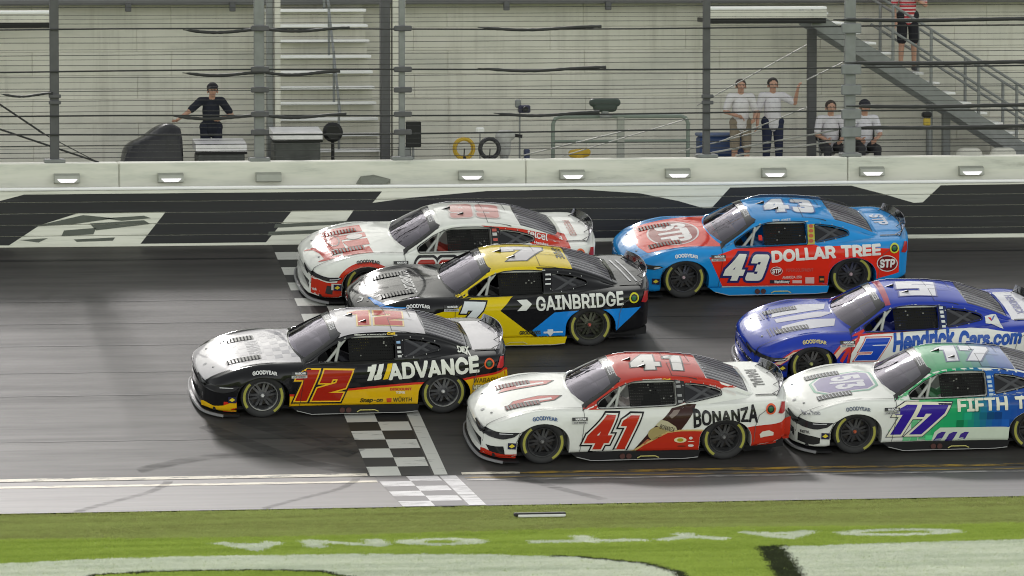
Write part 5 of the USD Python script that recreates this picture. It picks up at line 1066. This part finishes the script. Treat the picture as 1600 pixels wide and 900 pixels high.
# ------------------------------------------------------------------ walkway, grandstand front, stairs, platforms
ZWK = 3.74; YB = 15.0
w_ = obj('walkway', bx((XL + XR) / 2, (YC + .44 + YB) / 2, ZWK - .1, XR - XL, YB - YC - .44, .2), plain('walkway_concrete', (.36, .36, .32), .7, var=.2, scale=2)); tag(w_, 'concrete spectator walkway behind the wall', 'walkway', kind='structure')
gs_ = thing('grandstand_front', 'tall cream painted front wall of the grandstand behind the fence', 'grandstand wall')
ZT = at_y(800, 6, YB)[2]
M_gs = mat('grandstand_cream', {'g': ('geometry', {}), 'mp': ('mapping', {'scale': (.5, 1, 1.4)}), 'n': ('noise_texture', {'scale': 1.3, 'detail': 8.0, 'roughness': .65}),
                                'mp2': ('mapping', {'scale': (2.6, 1, .12)}), 'n2': ('noise_texture', {'scale': 1.8, 'detail': 6.0, 'roughness': .7}), 'st': ('map_range', {'from_min': .52, 'from_max': .8, 'to_min': 0, 'to_max': .55, 'clamp': True}), 'dk': ('mix_color', {'b': (.36, .34, .29)}), 'r': ('rgb_ramp', {'ramp': [(.3, (.53, .525, .47)), (.5, (.655, .64, .565)), (.7, (.71, .69, .62))]}), 'b': ('bump', {'strength': .1, 'distance': .02}), 'p': ('principled_bsdf', {'roughness': .7, 'specular_ior_level': .3})},
            [('g.position', 'mp.vector'), ('mp.vector', 'n.vector'), ('n.fac', 'r.fac'), ('r.color', 'dk.a'), ('g.position', 'mp2.vector'), ('mp2.vector', 'n2.vector'), ('n2.fac', 'st.value'), ('st.result', 'dk.fac'), ('dk.result', 'p.base_color'), ('n.fac', 'b.height'), ('b.normal', 'p.normal')], 'p.BSDF')
xp = np.arange(-14, 20, 2.42)
NR = 8; HR = (ZT - ZWK + .3) / NR
for i, x in enumerate(xp):
    for k in range(NR): obj('panel', bx(x + 1.21 + (.6 if k % 2 else 0), YB + .20 + .055 * k, ZWK - .3 + HR * (k + .5), 2.417, .40, HR - .003, .007), M_gs, gs_)
obj('coping', bx(3, YB + .30, ZT + .05, 36, .8, .10, .02), plain('coping_dark', (.12, .12, .12), .6), gs_)
for k in range(4): obj('upper_row', bx(3, YB + .8 + k * .8, ZT + .30 + k * .40, 36, .12, .42, .01), M_gs, gs_); obj('seat_plank', bx(3, YB + .55 + k * .8, ZT + .52 + k * .4, 36, .26, .045, .01), plain('bench_aluminium', (.5, .5, .5), .35, .6), gs_)
for px in (200, 363, 791, 950): p = at_y(px, 8, YB - .1); obj('rail_foot', bx(p[0], YB - .12, ZT - .03, .10, .12, .16, .01), M_post, gs_)
M_alu = plain('stair_tread_aluminium', (.86, .86, .86), .35, .0, var=.08)
st = thing('straight_stairs', 'straight aluminium aisle stairs between two posts, left of centre', 'stairs')
xa, xb = at_y(428, 150, 13.6)[0], at_y(586, 150, 13.6)[0]
for k in range(12):
    z = ZWK + .26 * (k + 1); y = 12.6 + .21 * k
    obj('tread', bx((xa + xb) / 2, y + .13, z, xb - xa, .28, .05, .008), M_alu, st); obj('riser', bx((xa + xb) / 2, y + .262, z - .13, xb - xa - .02, .012, .22), M_gs, st)
for x, mt, w in ((xa - .05, M_gs, .10), (xb + .05, M_post, .16), (xb + .28, M_gs, .22)): obj('side_wall', bx(x, 12.75, ZWK + 1.65, w, .2, 3.6, .01), mt, st)
obj('side_wall', bx(xa - .17, 12.8, ZWK + 1.65, .10, .2, 3.6, .01), M_gal, st); obj('side_wall', bx(xb + .12, 12.9, ZWK + 1.65, .06, .2, 3.6, .01), M_gal, st)
for k in (1, 4, 7, 10): obj('handrail_post', tube((xa + 1.02, 12.65 + .21 * k, ZWK + .26 * (k + 1)), (xa + 1.02, 12.65 + .21 * k, ZWK + .26 * (k + 1) + .9), .022), M_gal, st, smooth=True)
obj('handrail', tube((xa + 1.02, 12.7, ZWK + 1.16), (xa + 1.02, 15.2, ZWK + 4.2), .022), M_gal, st, smooth=True)
def platform(label, x0p, x1p, py, group=None):
    t = thing('platform', label, 'platform'); a, b = at_y(x0p, py, 13.4), at_y(x1p, py, 13.4); z = a[2]
    for k in range(2): obj('deck_plank', bx((a[0] + b[0]) / 2, 13.4 + .17 * k + .08, z + .03, b[0] - a[0], .16, .05, .01), M_alu, t)
    obj('edge_beam', bx((a[0] + b[0]) / 2, 13.42, z - .075, b[0] - a[0], .05, .13, .01), M_gs, t); obj('under_beam', bx((a[0] + b[0]) / 2, 13.55, z - .19, b[0] - a[0], .2, .09, .01), M_dark, t)
    for x in np.linspace(a[0] + .15, b[0] - .15, 3): obj('bracket', bx(x, 14.3, z - .2, .05, 1.4, .08, .01), M_dark, t)
    return t
platform('aluminium raised platform with dark underside at the top left corner', -160, 90, 23); platform('aluminium raised platform with dark underside beside the right stairs', 1106, 1292, 16)
ds = thing('side_stairs', 'steel stairway with handrails sloping down to the right edge', 'stairs')
YS0, YS1 = 13.7, 14.7
A0, A1 = at_y(1268, 14, YS0), at_y(1640, 248, YS0)
def lerp(u, y=YS0, up=0.0): p = A0 * (1 - u) + A1 * u; return np.array([p[0], y, p[2] + up])
for y in (YS0, YS1):
    pr = Polygon([(lerp(0)[0], lerp(0)[2]), (lerp(1)[0], lerp(1)[2]), (lerp(1)[0], lerp(1)[2] - .30), (lerp(0)[0], lerp(0)[2] - .30)]); obj('stringer', prism(pr, 'y', y - .03, y + .03), M_gal, ds)
for k in range(15):
    p = lerp((k + .5) / 15); obj('tread', bx(p[0] + .02, (YS0 + YS1) / 2, p[2] + .01, .29, YS1 - YS0 - .07, .04, .008), M_alu, ds)
for y in (YS0, YS1):
    for h in (.5, .95): obj('handrail', tube(lerp(.30, y, h), lerp(1, y, h), .024), M_gal, ds, smooth=True)
    for u in (.34, .50, .70, .86): obj('rail_post', tube(lerp(u, y, -.15), lerp(u, y, .95), .028), M_gal, ds, smooth=True)
for px, w in ((1268, .16), (1452, .10), (1478, .14), (1572, .12)): x = at_y(px, 200, YS1 - .2)[0]; u = (x - A0[0]) / (A1[0] - A0[0]); z1 = lerp(u)[2] - .25; obj('support_post', bx(x, YS1 - .2, (ZWK + z1) / 2, w, .12, z1 - ZWK, .012), M_post if w > .15 else M_gal, ds)
# ------------------------------------------------------------------ people behind the fence
def spot(px, y): p = at_y(px, 250, y); return (p[0], y, ZWK)
person('man in a dark polo shirt and cap leaning on a black covered cart', spot(330, 12.75), 1.70, dict(head=(.02, -.08, 1.60), neck=(.01, -.03, 1.45), le=(-.40, -.08, 1.24), lw=(-.56, -.20, 1.14), re=(.36, .02, 1.18), rw=(.16, -.16, 1.12), rk=(.12, -.05, .5)), (.018, .020, .030), (.020, .022, .035), cap=(.02, .02, .025))
person('man in a white T-shirt and khaki shorts with bent arms', spot(1157, 13.0), 1.70, dict(le=(-.28, -.02, 1.17), lw=(-.10, -.22, 1.10), re=(.27, -.02, 1.16), rw=(.20, -.24, 1.06)), (.66, .64, .66), (.25, .21, .16), shorts=True)
person('man in a white T-shirt and dark trousers raising one arm to the fence', spot(1207, 13.0), 1.72, dict(re=(.38, -.08, 1.30), rw=(.40, -.20, 1.52), le=(-.26, .0, 1.15), lw=(-.30, -.14, .95)), (.64, .62, .66), (.025, .03, .06), hair=(.015, .012, .01))
SEAT = dict(pelvis=(0, .05, .52), chest=(0, .04, .86), neck=(0, .02, 1.05), head=(0, 0, 1.20), ls=(-.185, .03, 1.0), rs=(.185, .03, 1.0), le=(-.26, -.06, .74), re=(.26, -.06, .74), lw=(-.14, -.28, .66), rw=(.14, -.28, .66), lh=(-.095, .03, .52), rh=(.095, .03, .52), lk=(-.14, -.40, .50), rk=(.14, -.40, .50), la=(-.14, -.38, .09), ra=(.14, -.38, .09))
for lab, px, sh, cp in (('seated person in a white T-shirt left of the grey fence post', 1298, (.62, .60, .64), None), ('seated man in a white T-shirt and dark cap right of the grey fence post', 1351, (.66, .65, .70), (.03, .03, .04))):
    s_ = spot(px, 12.9); person(lab, s_, 1.74, SEAT, sh, (.04, .04, .045), cap=cp, shorts=False)
    ch = thing('folding_chair', 'folding chair under the seated person ' + ('left' if px < 1320 else 'right') + ' of the grey fence post', 'chair', s_)
    obj('seat', bx(0, .0, .43, .44, .42, .03, .01), M_dark, ch); obj('backrest', bx(0, .22, .74, .44, .025, .26, .01), M_dark, ch)
    for sx in (-1, 1): obj('leg', tube((sx * .2, .2, .85), (sx * .2, -.22, .0), .012), M_gal, ch); obj('leg', tube((sx * .2, -.18, .43), (sx * .2, .24, .0), .012), M_gal, ch)
up_ = lerp((at_y(1418, 80, 14.2)[0] - A0[0]) / (A1[0] - A0[0]))
person('person in a red striped shirt and dark shorts standing on the right stairs', (up_[0], 14.2, up_[2] + .03), 1.74, dict(re=(.30, -.08, 1.16), rw=(.16, -.2, 1.22)), (.42, .03, .04), (.02, .02, .025), shorts=True, stripe=(.62, .55, .55))
# ------------------------------------------------------------------ equipment on the walkway
def gear(name, label, cat_, px, y, z=ZWK): p = at_y(px, 250, y); return thing(name, label, cat_, (p[0], y, z))
PX = 92.5
t = gear('covered_cart', 'black tarpaulin covered cart below the man in the dark polo', 'cart', 238, 12.35)
rg = np.random.default_rng(3); nx_, ny_ = 40, 16; prof = PchipInterpolator([-.54, -.50, -.42, -.2, .1, .3, .46, .50], [0, .52, .66, .80, .97, 1.03, .96, 0]); v = []; f = []
for i, x in enumerate(np.linspace(-.54, .50, nx_)):
    for j, a in enumerate(np.linspace(0, np.pi, ny_)):
        r_ = float(prof(x)); fold = 1 + .05 * math.sin(9 * a + 5 * x) + .02 * rg.normal(); v.append((x + .015 * math.sin(7 * a), -.36 * np.sign(math.cos(a)) * abs(math.cos(a)) ** .5 * fold, r_ * (math.sin(a) ** .55 if math.sin(a) > 0 else 0) * (1 + .015 * math.sin(11 * x + 4 * a))))
for i in range(nx_ - 1):
    for j in range(ny_ - 1): a = i * ny_ + j; f.append((a, a + ny_, a + ny_ + 1, a + 1))
obj('tarpaulin', (np.array(v), np.array(f)), plain('tarpaulin', (.014, .014, .018), .35, var=.3), t, smooth=True)
for x in (-.35, .35):
    for y in (-.25, .25): obj('caster', rev([(0, -.02), (.06, -.02), (.07, 0), (.06, .02), (0, .02)], 16).apply_transform(trimesh.transformations.translation_matrix((x, y, .07))), M_dark, t)
def case(label, px, w, zt, y=12.2):
    t = gear('equipment_case', label, 'case', px, y)
    obj('box', bx(0, 0, zt / 2 - .08, w - .06, .5, zt - .30, .02), plain('case_grey', (.06, .065, .06), .5, var=.8, scale=5), t); obj('lid', prism(Polygon([(-.30, 0), (.28, .06), (.28, .20), (-.30, .12)]), 'x', -w / 2, w / 2).apply_transform(trimesh.transformations.translation_matrix((0, 0, zt - .2))), plain('case_silver', (.84, .82, .86), .3, .0, var=.2, scale=8), t)
    obj('trim', bx(0, -.262, zt - .22, w + .02, .03, .05, .01), M_dark, t)
    for sx in (-1, 1): obj('leg', bx(sx * (w / 2 - .06), -.2, .06, .06, .06, .12), M_dark, t)
case('silver topped equipment case beside the covered cart', 343, .86, .76); case('larger silver topped equipment case at the foot of the straight stairs', 462, .84, .95)
t = gear('fan', 'black round fan on a stand before the straight stairs', 'fan', 520, 12.3)
obj('housing', rev([(0, -.07), (.12, -.075), (.17, -.03), (.17, .05), (.10, .08), (0, .08)], 20).apply_transform(trimesh.transformations.translation_matrix((0, 0, .86))), M_dark, t, smooth=35); obj('stand', tube((0, 0, .02), (0, 0, .72), .03), M_dark, t); obj('foot', bx(0, 0, .02, .34, .34, .04, .01), M_dark, t)
t = gear('monitor', 'black flat monitor on a stand right of the straight stairs', 'monitor', 646, 12.1)
obj('screen', bx(0, 0, .82, .26, .05, .44, .015), M_dark, t); obj('stand', tube((0, .03, 0), (0, .03, .7), .02), M_gal, t); obj('base', bx(0, .03, .015, .3, .3, .03, .01), M_gal, t); obj('junction_box', bx(-.14, .08, .52, .22, .10, .2, .02), M_gal, t)
t = gear('work_lamp', 'small white lamp head on a thin pole near the cable coils', 'lamp', 750, 12.1)
obj('pole', tube((0, 0, 0), (0, 0, .82), .012), M_gal, t); obj('head', bx(0, 0, .88, .14, .12, .10, .02), plain('lamp_white', (.8, .8, .8), .4), t)
def coil(label, px, py, col):
    p = at_y(px, py, 11.75); t = thing('cable_coil', label, 'cable coil', p); m = plain(f'hose_{key_of(col)}', col, .5)
    for k in range(6):
        a = np.linspace(0, 2 * np.pi, 40); r = .155 + .022 * math.sin(k * 2.1); obj('loop', ptube(np.stack([r * np.cos(a) + .01 * math.sin(k * 3), np.full(40, -.06 + .022 * k), r * 1.05 * np.sin(a)], 1), .0135, 6), m, t, smooth=True)
    obj('strap', bx(0, .0, -.16, .05, .18, .06, .01), M_dark, t); obj('hanger', tube((0, -.05, .0), (0, .1, -.4), .01), M_dark, t)
coil('coil of yellow cable hanging beside the black coil', 725, 232, (.55, .36, .03)); coil('coil of black cable hanging beside the yellow coil', 765, 232, (.03, .03, .035))
t = gear('covered_camera', 'grey covered television camera on a pedestal beside the black coil', 'camera', 788, 12.0)
obj('cover', fuse([((0, 0, .52), (0, 0, .74), .11, .12), ((-.05, 0, .78), (.10, -.02, .80), .11, .09)], .05, 4), plain('camera_cover', (.42, .42, .41), .6, var=.3, scale=12), t, smooth=True); obj('pedestal', tube((0, 0, 0), (0, 0, .5), .07, 14), M_gal, t, smooth=40); obj('lens', tube((.16, -.03, .80), (.30, -.06, .78), .03, 12), M_dark, t, smooth=40); obj('foot', bx(.08, 0, .02, .30, .2, .04, .01), M_dark, t)
t = gear('remote_camera', 'small black remote camera on a tall thin pole', 'camera', 812, 12.1)
obj('pole', tube((0, 0, 0), (0, 0, 1.32), .016), M_gal, t, smooth=40); obj('camera_body', bx(.07, -.03, 1.24, .20, .16, .13, .02), plain('camera_navy', (.02, .02, .05), .4), t); obj('lens', tube((.07, -.11, 1.24), (.07, -.2, 1.24), .045, 14), M_dark, t, smooth=40); obj('mount', bx(-.03, 0, 1.33, .10, .08, .14, .02), M_gal, t)
t = gear('speaker_box', 'narrow dark blue box standing between pole and pipe frame', 'box', 823, 11.8); obj('cabinet', bx(0, 0, .42, .09, .14, .30, .015), plain('navy_box', (.03, .04, .09), .5), t); obj('stand', tube((0, 0, 0), (0, 0, .28), .02), M_dark, t)
x0, x1 = at_y(864, 200, 12.2)[0], at_y(1075, 200, 12.2)[0]; zt = at_y(960, 182, 12.2)[2]
t = thing('pipe_frame', 'grey green pipe guard rail frame at the middle of the walkway', 'guard rail', ((x0 + x1) / 2, 12.2, ZWK)); hw = (x1 - x0) / 2; H = zt - ZWK; M_gg = plain('pipe_green_grey', (.20, .24, .21), .5, .2)
obj('top_rail', ptube([(-hw, 0, 0), (-hw, 0, H - .12), (-hw + .04, 0, H - .03), (-hw + .12, 0, H), (hw - .12, 0, H), (hw - .04, 0, H - .03), (hw, 0, H - .12), (hw, 0, 0)], .034, 10), M_gg, t, smooth=True)
obj('mid_rail', tube((-hw, 0, H * .62), (hw, 0, H * .62), .026), M_gg, t, smooth=True); obj('post', bx(.0, 0, H / 2, .13, .06, H, .01), plain('frame_post', (.34, .35, .32), .5), t)
p = at_y(945, 176, 12.1)
t = thing('hooded_camera', 'dark green hooded camera mounted above the pipe frame', 'camera', p); obj('hood', fuse([((-.20, 0, .17), (.20, 0, .17), .075, .075), ((-.13, 0, .09), (.14, 0, .09), .08, .08)], .04, 4), plain('hood_green', (.035, .05, .04), .5), t, smooth=True); obj('mount', bx(0, 0, -.0, .12, .1, .10, .015), M_gal, t); obj('clamp', bx(.02, .02, -.06, .20, .16, .05, .01), M_gal, t)
p = at_y(905, 240, 11.5); o = obj('yellow_bag', fuse([((p[0] - .12, 11.5, p[2] - .0), (p[0] + .12, 11.5, p[2] + .02), .07, .08), ((p[0], 11.5, p[2] + .02), (p[0] + .06, 11.5, p[2] + .05), .06, .04), ((p[0], 11.5, p[2] - .3), (p[0], 11.5, p[2]), .1, .08)], .05, 4), plain('bag_yellow', (.45, .29, .02), .6), None, smooth=True); tag(o, 'yellow bag lying behind the wall under the pipe frame', 'bag')
t = gear('blue_cooler', 'dark blue cooler box behind the two standing men', 'cooler', 1128, 13.5); obj('tub', bx(0, 0, .52, .85, .4, .34, .04), plain('cooler_blue', (.03, .06, .16), .5), t); obj('lid', bx(0, 0, .72, .88, .43, .06, .02), plain('cooler_lid', (.10, .14, .26), .45), t); obj('stand', bx(0, 0, .17, .8, .36, .34, .02), M_dark, t)
for i, px in enumerate((1514, 1567)):
    t = gear('white_tub', ('left' if i == 0 else 'right') + ' one of two upturned cream tubs under the side stairs', 'tub', px, 13.0); obj('tub_body', rev([(0, -.0), (.10, -.0), (.10, .2), (0, .2)], 8) if False else fuse([((-.12, 0, .36), (.12, 0, .36), .12, .12), ((-.13, 0, .1), (.13, 0, .1), .14, .14)], .05, 4), plain('tub_cream', (.62, .61, .54), .5), t, smooth=True); obj('tub_rim', bx(0, 0, .03, .52, .3, .06, .02), plain('tub_rim', (.5, .49, .44), .5), t)
t = gear('warning_box', 'small yellow call box on a pole under the side stairs', 'call box', 1447, 13.2); obj('pole', tube((.06, 0, 0), (.06, 0, 1.2), .02), M_gal, t); obj('box', bx(0, -.04, .93, .12, .08, .13, .015), plain('box_yellow', (.5, .36, .04), .5), t); obj('hood', bx(.0, -.03, 1.05, .17, .14, .10, .03), M_dark, t)
